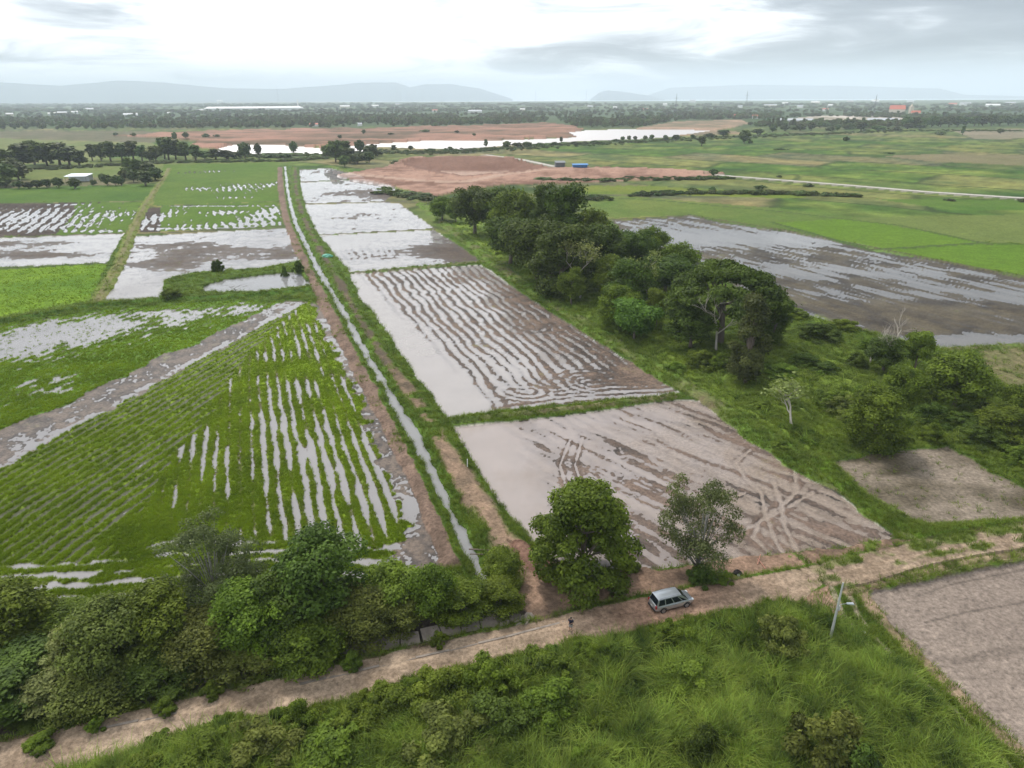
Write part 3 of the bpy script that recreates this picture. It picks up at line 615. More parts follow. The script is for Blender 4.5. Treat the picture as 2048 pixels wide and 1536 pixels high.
# ditch with its two levees
DITCH = [(570, 333), (575, 380), (582, 415), (592, 448), (612, 490), (640, 545), (668, 592), (700, 650), (735, 715), (770, 770), (802, 830), (838, 890), (866, 950), (892, 1005), (915, 1055), (938, 1105), (962, 1150), (985, 1190), (1000, 1225)]
LEVEE = [(590, 335), (592, 380), (602, 425), (622, 470), (656, 530), (690, 590), (722, 650), (760, 712), (815, 785), (860, 845), (888, 900), (915, 950), (950, 1000), (985, 1050), (1030, 1110), (1080, 1160), (1110, 1190)]
LEV_L = [(560, 335), (562, 380), (570, 420), (580, 455), (602, 505), (632, 560), (650, 605), (690, 680), (735, 760), (785, 850), (830, 935), (862, 1010), (890, 1075), (905, 1120)]
D, T = dist(LEV_L); w_ = 1.9 + 0.35 * n8 + 0.2 * n3; k = D < w_
H[k] = (0.08 + 0.5 * sstep(1.0, 0.3, D / w_) + 0.06 * n3)[k]; putc(k, mixc((0.11, 0.075, 0.055), (0.20, 0.135, 0.10), 0.5 + 0.5 * n3 + 0.3 * n8)); W[k] = 0.1
for v in VEG.values(): v[k] = 0
VEG['grass'][k] = np.clip(0.8 * n8 + 0.1 * n3 - 0.15, 0, .5)[k]
RG[k] = reg('ditch_bank', 'bare brown bank on the left side of the ditch', 'bank')
D, T = dist(LEVEE); w_ = 2.9 + 0.3 * n8 + 0.2 * n3; k = D < w_
nearness = sstep(150, 95, Yf)
H[k] = (0.10 + 0.55 * sstep(1.0, 0.4, D / w_) + 0.05 * n3)[k]
soilp = mixc((0.09, 0.07, 0.048), (0.25, 0.17, 0.115), 0.10 + 0.75 * nearness + 0.5 * n3 + 0.3 * n8)
vegm = sstep(1.0 - 0.3 * nearness, 2.2, D + 0.9 * n8 + 0.6 * n3 * 1.2 + 0.7 * (1 - nearness)); vegm = np.maximum(vegm, sstep(0.25, 0.6, n8 * 0.7 + n3 * 0.6))
putc(k, (soilp * (1 - vegm[..., None]) + vegm[..., None] * mixc(GRASS_D, GRASS_M, 0.5 + 0.6 * n3)).astype(np.float32)); W[k] = 0
for v in VEG.values(): v[k] = 0
VEG['grass'][k] = (vegm * 0.9)[k]
RG[k] = reg('ditch_path', 'brown earth path with grass verges right of the ditch', 'path')
D, T = dist(DITCH); w_ = 0.68 + 0.3 * n8 + 0.35 * n3; k = D < w_ + 1.3
hv = np.where(D < w_, -0.35, H); H[k] = np.where(D < w_, -0.35, np.maximum(0.05, 0.12 + 0.4 * (D - w_)))[k]
e = (D >= w_) & k; putc(e, mixc(GRASS_D, (0.10, 0.17, 0.025), 0.5 + 0.6 * n3)); 
for v in VEG.values(): v[k] = 0
VEG['grass'][e] = 1.0; setc(D < w_, MUD_D)
RG[k] = reg('ditch_bed', 'muddy bed and grassy lips of the long water ditch', 'ditch')
WATERS.append(('strip', DITCH, 1.4, 0.0, 'sky', 'running water of the long straight ditch'))
# right-hand bank of the long plot
RB = [(662, 333), (722, 352), (800, 376), (850, 415), (900, 458), (975, 515), (1035, 560), (1180, 655), (1400, 792), (1600, 918), (1830, 1068)]
D, T = dist(RB); w_ = 2.6 + 0.9 * n8 + 0.3 * n3; k = (D < w_) & (PY < 1085)
H[k] = (0.12 + 0.5 * sstep(1.0, 0.4, D / w_) + 0.08 * n3)[k]; putc(k, mixc((0.13, 0.10, 0.06), (0.10, 0.165, 0.025), 0.7 + 0.5 * n8 + 0.3 * n3)); W[k] = 0
for v in VEG.values(): v[k] = 0
VEG['grass'][k] = np.clip(0.8 + n8, 0, 1)[k]; RG[k] = reg('earth_bank', 'grassy bank along the right side of the long plot', 'bank')
bund([(1640, 925), (1700, 985), (1790, 1048), (1850, 1072), (1950, 1066), (2048, 1058), (2260, 1040)], 1.9, 0.6, GRASS_M, (0.12, 0.21, 0.02), 'bright green bank around the small muddy field', 1.0)
bund([(1222, 440), (1385, 432), (1560, 460), (1750, 497), (2048, 556), (2260, 600)], 1.5, 0.4, (0.10, 0.085, 0.05), (0.08, 0.11, 0.03), 'dark bank along the top of the broad wet field', 0.1)
bund([(1900, 700), (2048, 692), (2260, 702)], 1.3, 0.4, (0.15, 0.13, 0.07), (0.10, 0.14, 0.03), 'grassy bank below the broad wet field', 0.4)
bund([(1110, 392), (1300, 400), (1560, 424), (1800, 452), (1980, 490)], 1.4, 0.3, (0.07, 0.09, 0.03), (0.06, 0.10, 0.02), 'thin green bank through the right fields', 0.0)
bund([(1545, 446), (1740, 501), (1965, 487)], 1.4, 0.3, (0.07, 0.09, 0.03), (0.05, 0.09, 0.02), 'thin dark bank between bright green parcels', 0.0)

# --- foreground: headland, canal, dirt road, side track ---------------------------------------------------------
hl = inpoly([(1010, 1085), (1060, 1096), (1090, 1122), (1180, 1142), (1300, 1142), (1500, 1120), (1680, 1100), (1790, 1076), (1850, 1085), (1840, 1110), (1700, 1160), (1640, 1200), (1560, 1200), (1300, 1250), (1160, 1270), (1040, 1255), (1030, 1210), (1040, 1160)], 0.7)
so = mixc(SOIL_D, SOIL, 0.5 + 0.5 * n8 + 0.55 * n3); so = so * (0.85 + 0.25 * blob(1100, 1200, 8, 5)[..., None])
putc(hl, so.astype(np.float32)); H[hl] = 0.3 + 0.07 * n3[hl] + 0.06 * n8[hl]; W[hl] = 0
for v in VEG.values(): v[hl] = 0
gv = sstep(0.15, 0.5, 0.6 * n8 + 0.5 * n3 + 0.75 * blob(1470, 1165, 6, 2.2) + 0.9 * blob(1075, 1245, 3.2, 2.0) + 0.8 * blob(1620, 1125, 5, 2) + 0.7 * blob(1760, 1110, 6, 4) - 0.5 * blob(1350, 1180, 9, 4) - 0.6 * blob(1165, 1172, 8, 4) - 0.5 * blob(1560, 1130, 8, 4) - 0.36)
setc(hl & (gv > 0.2), GRASS_M, 0.8); VEG['grass'][hl] = (gv * 0.9)[hl]
RG[hl] = reg('headland', 'bare brown turning area between the road and the nearest flooded field', 'ground')
D, T = dist([(1040, 1098), (1062, 1125), (1110, 1160), (1160, 1178)]); k = (D < 1.3 + .3 * n3); H[k] += (0.35 * sstep(1.3, 0.3, D) + .1 * n3)[k]; setc(k, (0.16, 0.09, 0.065), 0.9); VEG['grass'][k] = 0
# canal with concrete banks beside the road
CANAL = [(-260, 1530), (0, 1466), (250, 1410), (420, 1372), (600, 1332), (760, 1300), (900, 1270), (1010, 1246)]
D, T = dist(CANAL); k = D < 2.6
H[k] = np.where(D < 1.1, -0.55 + 0.05 * n3, -0.55 + (D - 1.1) / 1.5 * 0.85)[k]
putc(k, mixc((0.05, 0.038, 0.03), (0.10, 0.075, 0.06), 0.5 + 0.7 * n3)); W[k] = 0.4
for v in VEG.values(): v[k] = 0
RG[k] = reg('canal_bed', 'dark muddy bed of the roadside canal', 'canal')
ROAD = [(-260, 1590), (-60, 1545), (180, 1492), (400, 1438), (600, 1392), (780, 1352), (900, 1322), (1010, 1296), (1160, 1262), (1300, 1232), (1440, 1205), (1560, 1182), (1660, 1163), (1760, 1140), (1850, 1120), (1960, 1100), (2048, 1084), (2260, 1048)]
# grass either side of the road on the right
D, T = dist(ROAD); tt = sstep(1580, 1720, PX)
w_ = 2.35 + 0.25 * n8 + 0.15 * n3 + 0.4 * tt
k = D < w_ + 0.5
rc_ = mixc((0.19, 0.138, 0.095), (0.32, 0.24, 0.17), 0.5 + 0.45 * n3 + 0.35 * n8 + 0.3 * n1)
red_ = np.exp(-((PX - 1330) / 150) ** 2); red_ = np.where(PX > 1100, red_, 0) * 0.75
rc_ = rc_ * (1 - red_[..., None]) + red_[..., None] * mixc((0.17, 0.095, 0.065), (0.32, 0.185, 0.125), 0.5 + 0.6 * n3 + 0.3 * n8)
grt = tt * sstep(-0.1, 0.35, 0.5 * n8 + 0.5 * n3 + 0.12 - 0.55 * np.exp(-((D - 0.85) / 0.35) ** 2))
rc_ = rc_ * (1 - grt[..., None]) + grt[..., None] * mixc(GRASS_M, OLIVE, 0.5 + 0.5 * n8)
rut = np.exp(-((D - 0.8) / 0.22) ** 2)
cst = np.exp(-(D / 0.28) ** 2) * sstep(-0.2, 0.5, n8 + 0.6 * n3); rc_ = rc_ * (1 + 0.16 * rut[..., None] - 0.22 * cst[..., None])
edge_ = (D > w_); rc_ = np.where(edge_[..., None], mixc(SOIL_D, GRASS_M, 0.5 + 0.8 * n3), rc_)
H[k] = (0.42 - 0.07 * rut + 0.03 * n3 + 0.02 * n1)[k]; putc(k, rc_.astype(np.float32)); W[k] = 0.0
for v in VEG.values(): v[k] = 0
VEG['grass'][k] = (np.maximum(grt * 0.6, edge_ * 0.5))[k]
RG[k] = reg('dirt_road', 'tan dirt road crossing the bottom of the picture', 'road')
# side track on the far right, down to the lower right
TRACK = [(1672, 1170), (1700, 1235), (1740, 1290), (1800, 1345), (1880, 1420), (1960, 1500), (2040, 1590)]
mg = inpoly([(1640, 1175), (1722, 1186), (1745, 1225), (1800, 1280), (1900, 1380), (2048, 1520), (2150, 1620), (2080, 1680), (1980, 1536), (1880, 1440), (1790, 1350), (1690, 1268), (1600, 1212)], 0.4)
putc(mg, mixc(GRASS_D, GRASS_M, 0.55 + 0.5 * n8 + 0.4 * n3)); H[mg] = 0.33 + 0.05 * n3[mg]
for v in VEG.values(): v[mg] = 0
VEG['grass'][mg] = 0.7
D, T = dist(TRACK); rut = np.exp(-((D - 0.75) / 0.3) ** 2); k = mg & (rut > 0.45 - 0.3 * n3) & (n8 + n3 > -0.8); setc(k, (0.27, 0.22, 0.16), 0.8); VEG['grass'][k] = 0.05
D, T = dist([(1722, 1190), (1748, 1228), (1802, 1284), (1902, 1384), (2048, 1522), (2150, 1620)]); k = (D < 0.8 + 0.2 * n3) ; putc(k, mixc((0.16, 0.12, 0.07), (0.32, 0.225, 0.155), 0.5 + 0.7 * n3)); H[k] = 0.25 + 0.08 * n3[k]; VEG['grass'][k] = 0.15
k = inpoly([(1600, 1205), (1650, 1175), (1672, 1215), (1690, 1262), (1640, 1235)], 0.5); putc(k, mixc(SOIL_D, SOIL, 0.7 + 0.5 * n3)); VEG['grass'][k] = 0.08
RG[mg] = reg('grass_track', 'grassy two rut track beside the silt field', 'track')
bund([(1690, 1190), (1722, 1182), (1790, 1162), (1900, 1134), (2048, 1108), (2260, 1074)], 0.7, 0.25, (0.16, 0.12, 0.075), (0.26, 0.20, 0.12), 'dry earth lip along the top of the silt field', 0.25)
# tall grass and shrubs below the road
tg = inpoly([(-210, 1700), (-210, 1640), (180, 1545), (400, 1470), (600, 1425), (800, 1378), (1000, 1330), (1160, 1292), (1300, 1262), (1440, 1232), (1560, 1212), (1620, 1215), (1690, 1268), (1790, 1352), (1880, 1442), (1980, 1538), (2080, 1700)], 0.8)
putc(tg, mixc(GRASS_D, (0.08, 0.14, 0.02), 0.5 + 0.5 * n8 + 0.3 * n3)); H[tg] = 0.45 + 0.45 * n8[tg] + 0.3 * n30[tg]
for v in VEG.values(): v[tg] = 0
Dr_, _ = dist(ROAD); VEG['tall'][tg] = sstep(3.6, 5.6, Dr_ + 0.8 * n8)[tg]; VEG['grass'][tg] = 0.6
RG[tg] = reg('ground', 'overgrown grassy ground below the road', 'ground')

# --- red diggings, far road, river ------------------------------------------------------------------------------
pit = inpoly([(672, 352), (730, 342), (800, 330), (798, 322), (880, 318), (965, 315), (1060, 322), (1110, 336), (1240, 336), (1350, 340), (1450, 348), (1440, 356), (1300, 362), (1150, 368), (1000, 372), (930, 382), (860, 398), (820, 385), (780, 374), (700, 360)], 1.5)
putc(pit, mixc((0.16, 0.085, 0.058), (0.33, 0.20, 0.145), 0.5 + 0.5 * n30 + 0.6 * n8 + 0.2 * n3)); H[pit] = 1.2 + 0.3 * n8[pit]; VEG['grass'][pit] = 0
RG[pit] = reg('clay_pit', 'red earth diggings with raised banks beyond the long plot', 'pit')
hole = inpoly([(800, 330), (830, 322), (930, 319), (1030, 322), (1090, 332), (1085, 341), (1010, 350), (930, 357), (870, 350), (830, 342)], 2)
D, T = dist([(800, 330), (830, 322), (930, 319), (1030, 322), (1090, 332), (1085, 341), (1010, 350), (930, 357), (870, 350), (830, 342), (800, 330)])
H[pit] += (2.4 * np.exp(-(D / 9.0) ** 2) * (PY < 336))[pit]; pw = np.interp(PY, [319, 323, 334, 350, 357], [3.4, 2.6, -4.4, -4.4, 0.8]); H[hole] = (np.maximum(pw, 2.2 - D * 0.22) + 0.45 * n8 * (1 + n3))[hole]
setc(hole & (H > -3.6), (0.14, 0.072, 0.05), 0.72); setc(hole & (H <= -3.6), (0.37, 0.26, 0.205), 0.85)  # pit slopes coloured darker as painted shade to deepen the hole; floor is pale
ridge, _ = dist([(1090, 350), (1200, 345), (1330, 347), (1420, 352)]); H[pit] += (2.0 * np.exp(-(ridge / 8.0) ** 2))[pit]
D, T = dist([(690, 350), (760, 357), (850, 366), (930, 368), (1010, 352), (1100, 342), (1230, 340), (1350, 345), (1440, 353)]); k = pit & (D < 4.0 + n8); setc(k, (0.38, 0.265, 0.20), 0.75)
GRAVEL = []
for pts, w_, lab in (([(1430, 352), (1560, 362), (1700, 373), (1850, 386), (2048, 399), (2260, 410)], 5.0, 'pale gravel road across the far green fields'),
                     ([(970, 311), (1040, 320), (1110, 335)], 4.6, 'short pale road leading to the clay diggings')):
    D, T = dist(pts); k = D < w_ + .3 * n8; setc(D < w_ + 2.5, (0.075, 0.11, 0.03), 0.6); H[D < w_ + 2.5] = 0.5
    setc(k, (0.25, 0.23, 0.19)); GRAVEL.append((pts, w_ * 0.55, lab))
bank = inpoly([(225, 272), (430, 263), (700, 258), (1000, 251), (1090, 246), (1150, 252), (1165, 262), (1152, 275), (1000, 281), (850, 283), (750, 289), (640, 296), (560, 293), (430, 300), (380, 296), (395, 284), (330, 278)], 4)
putc(bank, mixc((0.085, 0.065, 0.035), (0.31, 0.165, 0.115), 0.55 + 0.7 * fbm(Xf / 3.0, Yf, 30, 4, 111) + 0.3 * n30)); H[bank] = 2.5 + 1.5 * n30[bank] + 0.8 * n120[bank]
RG[bank] = reg('river_bank', 'bare red bank on the far side of the river', 'bank')
b2 = inpoly([(1270, 258), (1350, 244), (1480, 240), (1500, 248), (1440, 262), (1500, 268), (1400, 273), (1330, 272)], 4)
putc(b2, mixc((0.14, 0.12, 0.07), (0.34, 0.22, 0.15), 0.5 + 0.7 * n30 + .3 * n120)); H[b2] = 2.0; RG[b2] = reg('river_bank', 'sandy bank at the right end of the river', 'bank')
b3 = inpoly([(1560, 240), (1640, 232), (1800, 233), (1830, 240), (1760, 247), (1580, 248)], 4)
putc(b3, mixc((0.20, 0.17, 0.11), (0.48, 0.42, 0.36), 0.5 + 0.7 * n30)); H[b3] = 2.0
RIVER = [(430, 300), (460, 291), (560, 290), (640, 297), (750, 288), (850, 282), (1000, 281), (1100, 278), (1154, 275), (1135, 265), (1170, 262), (1250, 259), (1360, 259), (1430, 262), (1380, 270), (1290, 277), (1180, 281), (1100, 285), (1000, 292), (925, 298), (850, 297), (790, 294), (755, 294), (740, 303), (650, 307), (560, 305), (500, 307), (440, 305)]
k = inpoly(RIVER, 1.5); H[k] = -1.5; setc(k, (0.30, 0.2, 0.15)); RG[k] = reg('river_bed', 'bed of the muddy river', 'river')
WATERS.append(([(420, 306), (445, 290), (560, 287), (640, 294), (750, 286), (850, 280), (1000, 279), (1130, 272), (1120, 262), (1250, 256), (1380, 256), (1450, 262), (1390, 273), (1290, 280), (1180, 284), (1000, 295), (925, 301), (850, 300), (780, 298), (740, 307), (650, 310), (500, 310)], 0.1, 'river', 'wide milky tan river before the far woods'))
# dark hedge banks along the near side of the river
hb, _ = dist([(430, 311), (600, 313), (760, 305), (900, 304), (1010, 298), (1130, 290), (1300, 282), (1450, 275), (1600, 268)]); k = hb < 16 + 5 * n30; setc(k, (0.06, 0.085, 0.03), 0.85); H[k] = 0.8 + 0.4 * n30[k]
hb, _ = dist([(-210, 345), (100, 338), (300, 326), (560, 322)]); k = hb < 5 + 2 * n30; setc(k, (0.05, 0.085, 0.03), 0.85); H[k] = 0.8

# grass stubble relief
C = np.clip(C, 0.01, 0.8)
Z = H
nr, nc = X.shape
idx = np.arange(nr * nc).reshape(nr, nc)
quads = np.stack([idx[:-1, :-1], idx[:-1, 1:], idx[1:, 1:], idx[1:, :-1]], -1).reshape(-1, 4)
qreg = RG[:-1, :-1].ravel()
# world position of each vertex: level plane point lifted straight up
VV = np.stack([X.ravel(), Y.ravel(), Z.ravel()], -1); CC = C.reshape(-1, 3); WW = W.ravel()
SUBS = {}
for rid, (nm, lab, cat) in enumerate(REGS):
    q = quads[qreg == rid]
    if len(q) == 0: continue
    u, inv = np.unique(q, return_inverse=True)
    me = mesh_np(nm, VV[u], inv.reshape(q.shape), True); cattr(me, 'col', CC[u]); fattr(me, 'wet', WW[u])
    o = link(nm, me, M_GROUND)
    tag(o, lab, cat, kind='structure')
# far plain and the land outside the picture: a ring round the relief map
ringc = (0.075, 0.105, 0.035)
def plain_sheet(name, rows, label):
    v = [p for r in rows for p in r]; n_ = len(rows[0]); f = []
    for i in range(len(rows) - 1):
        for j in range(n_ - 1): f.append((i * n_ + j, i * n_ + j + 1, (i + 1) * n_ + j + 1, (i + 1) * n_ + j))
    me = mesh_np(name, np.array(v), np.array(f)); cattr(me, 'col', np.tile(np.array(ringc, np.float32), (len(v), 1))); fattr(me, 'wet', np.zeros(len(v)))
    o = link(name, me, M_GROUND); tag(o, label, 'ground', kind='structure')
j_ = np.arange(0, nc, 16).tolist() + [nc - 1]
top = [(X[-1, j], Y[-1, j], float(Z[-1, j])) for j in j_]
rows_ = [top]
for k_ in (1.4, 2.0, 2.6, 3.2):
    rows_.append([(x * k_, y * k_, 0.3) for x, y, z in top])
plain_sheet('far_plain', rows_, 'hazy flat plain reaching to the horizon')
i_ = list(range(0, nr, 16)) + [nr - 1]
def side_rows(j, s):
    e = [(X[i, j], Y[i, j], float(Z[i, j])) for i in i_] + [(X[-1, j] * k_, Y[-1, j] * k_, 0.3) for k_ in (1.4, 2.0, 2.6, 3.2)]
    out = []
    for a in (0.0, 0.15, 0.45, 0.9, 1.6):
        out.append([(x * 1.0 + s * a * (60 + 1.0 * math.hypot(x, y)), y - (a * 70 if a else 0), 0.3 if a else z) for x, y, z in e])
    return out
sl_ = side_rows(0, -1); sr_ = side_rows(nc - 1, 1)
plain_sheet('ground', sl_, 'plain grassland beyond the left edge'); plain_sheet('ground', sr_, 'plain grassland beyond the right edge')
near = [(X[0, j], Y[0, j], float(Z[0, j])) for j in j_]
L_ = [r[0] for r in sl_][::-1]; R_ = [r[0] for r in sr_]
rowA = L_[:-1] + near + R_[1:]
rowB = [(x * 1.6, -60.0, 0.3) for x, y, z in rowA]; rowC = [(x * 3.0, -600.0, 0.3) for x, y, z in rowA]
plain_sheet('ground', [rowA, rowB, rowC], 'plain grassland behind the camera position')

for pts, hw, lab in GRAVEL:
    P = [Vector((*p, 0)) for p in XY(pts)]; Q = []
    for i in range(len(P) - 1):
        for t in np.linspace(0, 1, 9)[:-1]: Q.append(P[i].lerp(P[i + 1], t))
    Q.append(P[-1]); v = []; rr = np.random.default_rng(3)
    for i, p in enumerate(Q):
        d = (Q[min(i + 1, len(Q) - 1)] - Q[max(i - 1, 0)]).normalized(); nn = Vector((-d.y, d.x, 0)); h1, h2 = hw * rr.uniform(.85, 1.15, 2)
        v += [tuple(p + nn * h1 + Vector((0, 0, .75))), tuple(p - nn * h2 + Vector((0, 0, .75)))]
    f = [(2 * i, 2 * i + 1, 2 * i + 3, 2 * i + 2) for i in range(len(Q) - 1)]
    me = mesh_np('gravel_road', np.array(v), np.array(f)); cattr(me, 'col', np.tile(np.array((0.44, 0.41, 0.36), np.float32), (len(v), 1))); fattr(me, 'wet', np.zeros(len(v)))
    o = link('gravel_road', me, M_GROUND); tag(o, lab, 'road', kind='structure')
# ------------------------------------------------------------------ water sheets
WM = {'white': water_material('white_water', (0.45, 0.43, 0.425), 0.50, 0.03), 'pale': water_material('pale_water', (0.45, 0.42, 0.41), 0.52, 0.03),
      'milky': water_material('milky_water', (0.45, 0.395, 0.375), 0.50, 0.04, 0.0, (0.32, 0.25, 0.195)), 'sky': water_material('ditch_water', (0.36, 0.355, 0.35), 0.4, 0.06, 0.2),
      'grey': water_material('grey_water', (0.27, 0.26, 0.25), 0.5, 0.05), 'river': water_material('river_water', (0.50, 0.37, 0.29), 0.05, 0.35, 0.8)}
import bmesh
for w in WATERS:
    if w[0] == 'strip':
        _, pts, hw, z, wc, lab = w
        P = [Vector((*p, 0)) for p in XY(pts)]; Lf = []; Rt = []
        for i, p in enumerate(P):
            d = (P[min(i + 1, len(P) - 1)] - P[max(i - 1, 0)]).normalized(); nn = Vector((-d.y, d.x, 0))
            Lf.append(p + nn * hw); Rt.append(p - nn * hw)
        v = [(q.x, q.y, z) for q in Lf + Rt]; n_ = len(P); f = [(i, i + 1, n_ + i + 1, n_ + i) for i in range(n_ - 1)]
        mb = MB().add(v, [t[::-1] for t in f])
        o = mb.build('ditch_water', WM[wc])
    else:
        pts, z, wc, lab = w
        bm = bmesh.new(); vs = [bm.verts.new((G(x, y).x, G(x, y).y, z)) for x, y in pts]
        fc = bm.faces.new(vs); bm.normal_update()
        if fc.normal.z < 0: fc.normal_flip()
        bmesh.ops.triangulate(bm, faces=bm.faces[:])
        me = bpy.data.meshes.new('water'); bm.to_mesh(me); bm.free()
        o = link({'sky': 'pond_water', 'river': 'river_water'}.get(wc, 'field_water'), me, WM[wc])
    if o.data.polygons[0].normal.z < 0: o.data.flip_normals()
    tag(o, lab, 'water', kind='structure')
# ------------------------------------------------------------------ vegetation
rng = np.random.default_rng(7)
def sample_H(px, py):
    c = int(np.clip(np.searchsorted(cols_px, px), 0, nc - 1)); r = int(np.clip(np.searchsorted(-rows_px, -py), 0, nr - 1)); return float(H[r, c])

def leaf_quads(P, Nn, size, rs, elong=1.7, droop=0.0):
    """one bent diamond per point: returns verts, quads"""
    n = len(P); a = rs.normal(size=(n, 3)); a -= (a * Nn).sum(1, keepdims=True) * Nn
    a /= np.linalg.norm(a, axis=1, keepdims=True) + 1e-9; b = np.cross(Nn, a)
    a[:, 2] -= droop; a /= np.linalg.norm(a, axis=1, keepdims=True)
    s = (size * rs.uniform(0.65, 1.35, n))[:, None]
    v = np.stack([P - a * s * elong * 0.5, P + b * s * 0.5 + Nn * s * 0.10, P + a * s * elong * 0.5, P - b * s * 0.5 + Nn * s * 0.10], 1)
    return v.reshape(-1, 3), np.arange(4 * n).reshape(n, 4)

def make_crown(name, seed, kind, h, w, nleaf, leaf):
    """returns (crown mesh, list of blob centres) with the foot of the tree at the origin, height h, width w"""
    rs = np.random.default_rng(seed); B = []
    r = w / 2
    if kind == 'round':
        for i in range(60):
            d = rs.normal(size=3); d /= np.linalg.norm(d); q = rs.uniform(0.35, 0.82)
            B.append((d[0] * r * q, d[1] * r * q, h * 0.53 + d[2] * h * 0.43 * q, r * rs.uniform(0.18, 0.36)))
    elif kind == 'skirt':                          # dense to the ground
        for i in range(64):
            z = rs.uniform(0.06, 0.93); prof = math.sin(math.pi * min(0.98, (z * 0.78 + 0.17))) ** 0.7; an = rs.uniform(0, 6.283); q = rs.uniform(0.35, 0.85) * prof
            B.append((math.cos(an) * r * q, math.sin(an) * r * q, h * z, r * rs.uniform(0.2, 0.34)))
    elif kind == 'hero':
        for i in range(80):
            z = rs.uniform(0.05, 0.95); prof = min(1.0, 0.86 + z) if z < .45 else 1.0 - 0.72 * ((z - .45) / .55) ** 0.9; an = rs.uniform(0, 6.283); q = rs.uniform(0.45, 0.9) * prof
            B.append((math.cos(an) * r * q, math.sin(an) * r * q, h * z, r * rs.uniform(0.13, 0.27)))
    elif kind == 'tall':
        for i in range(44):
            z = rs.uniform(0.25, 0.95); prof = (1 - abs(z - 0.6) / 0.62) ** 0.6 if abs(z - .6) < .6 else .2; an = rs.uniform(0, 6.283); q = rs.uniform(0.1, 0.8) * prof
            B.append((math.cos(an) * r * q, math.sin(an) * r * q, h * z, r * rs.uniform(0.22, 0.38)))
    elif kind == 'umbrella':
        for i in range(70):
            an = rs.uniform(0, 6.283); q = math.sqrt(rs.uniform(0, 1)) * 0.88
            B.append((math.cos(an) * r * q, math.sin(an) * r * q, h * (0.95 - 0.50 * q ** 2.0 + rs.uniform(-0.09, 0.0)), r * rs.uniform(0.12, 0.2)))
    elif kind == 'bush':
        for i in range(48):
            an = rs.uniform(0, 6.283); q = rs.uniform(0, 0.9); z = rs.uniform(0.1, 0.88) * (1 - 0.5 * q)
            B.append((math.cos(an) * r * q, math.sin(an) * r * q, h * z, r * rs.uniform(0.10, 0.28)))
    elif kind == 'spire':
        for i in range(50):
            z = rs.uniform(0.08, 0.97); an = rs.uniform(0, 6.283); q = rs.uniform(0.1, 0.75) * (1.12 - z) ** 0.6 * (0.75 if z < .2 else 1)
            B.append((math.cos(an) * r * q, math.sin(an) * r * q, h * z, r * rs.uniform(0.2, 0.33)))
    elif kind == 'airy':
        for i in range(52):
            z = rs.uniform(0.3, 0.97); an = rs.uniform(0, 6.283); q = rs.uniform(0.2, 0.95) * math.sin(math.pi * min(1, (z * 0.8 + 0.1))) ** 0.5
            B.append((math.cos(an) * r * q, math.sin(an) * r * q, h * z, r * rs.uniform(0.10, 0.24)))
    B = np.array(B); ws = B[:, 3] ** 2; pick = rs.choice(len(B), nleaf, p=ws / ws.sum())
    d = rs.normal(size=(nleaf, 3)); d /= np.linalg.norm(d, axis=1, keepdims=True)
    flat = 0.35 if kind == 'umbrella' else 0.78
    low = d[:, 2] < -0.3; d[low & (rs.uniform(size=nleaf) < 0.6), 2] *= -1
    rr = np.clip(rs.normal(0.9, 0.16, nleaf), 0.25, 1.25)[:, None] * (1 + 0.25 * rs.normal(size=(nleaf, 1)) * (rs.uniform(size=(nleaf, 1)) < 0.2))
    P = B[pick, :3] + d * B[pick, 3:4] * rr * np.array([1, 1, flat])
    P[:, 2] = np.maximum(P[:, 2], 0.08 * leaf)
    nn = d + rs.normal(size=(nleaf, 3)) * 0.55 + np.array([0, 0, 0.45]); nn /= np.linalg.norm(nn, axis=1, keepdims=True)
    V, F = leaf_quads(P, nn, leaf, rs)
    me = mesh_np(name, V, F); bv = rs.uniform(0, 0.6, len(B))[pick] + rs.uniform(0, 0.55, nleaf); fattr(me, 'v', np.repeat(bv, 4))
    return me, B

def make_trunk(name, seed, h, B, rad, bare=0.25, nb=14):
    rs = np.random.default_rng(seed + 500); mb = MB(); tz = h * bare
    wob = rs.normal(size=2) * h * 0.02
    tip = Vector((wob[0], wob[1], h * 0.72)); base = [(0, 0, -0.4), (wob[0] * 0.3, wob[1] * 0.3, tz * 0.6), (wob[0] * 0.8, wob[1] * 0.8, tz + 0.12 * h), tuple(tip)]
    mb.tube(base, [rad * 1.25, rad, rad * 0.75, rad * 0.25], 7)
    for i in rs.choice(len(B), min(nb, len(B)), replace=False):
        e = Vector(B[i][:3]); t = rs.uniform(0.1 if bare > .1 else 0.0, 0.75 if bare > .1 else 0.35); s = Vector(base[1]).lerp(tip, t)
        if s.z > e.z: s.z = max(tz * 0.5, e.z - 0.25 * h * rs.uniform(0.4, 1))
        mid = s.lerp(e, 0.5) + Vector((0, 0, h * 0.03)); mb.tube([s, mid, e], [rad * 0.42, rad * 0.26, rad * 0.07], 5)
    return mb.mesh(name, True)

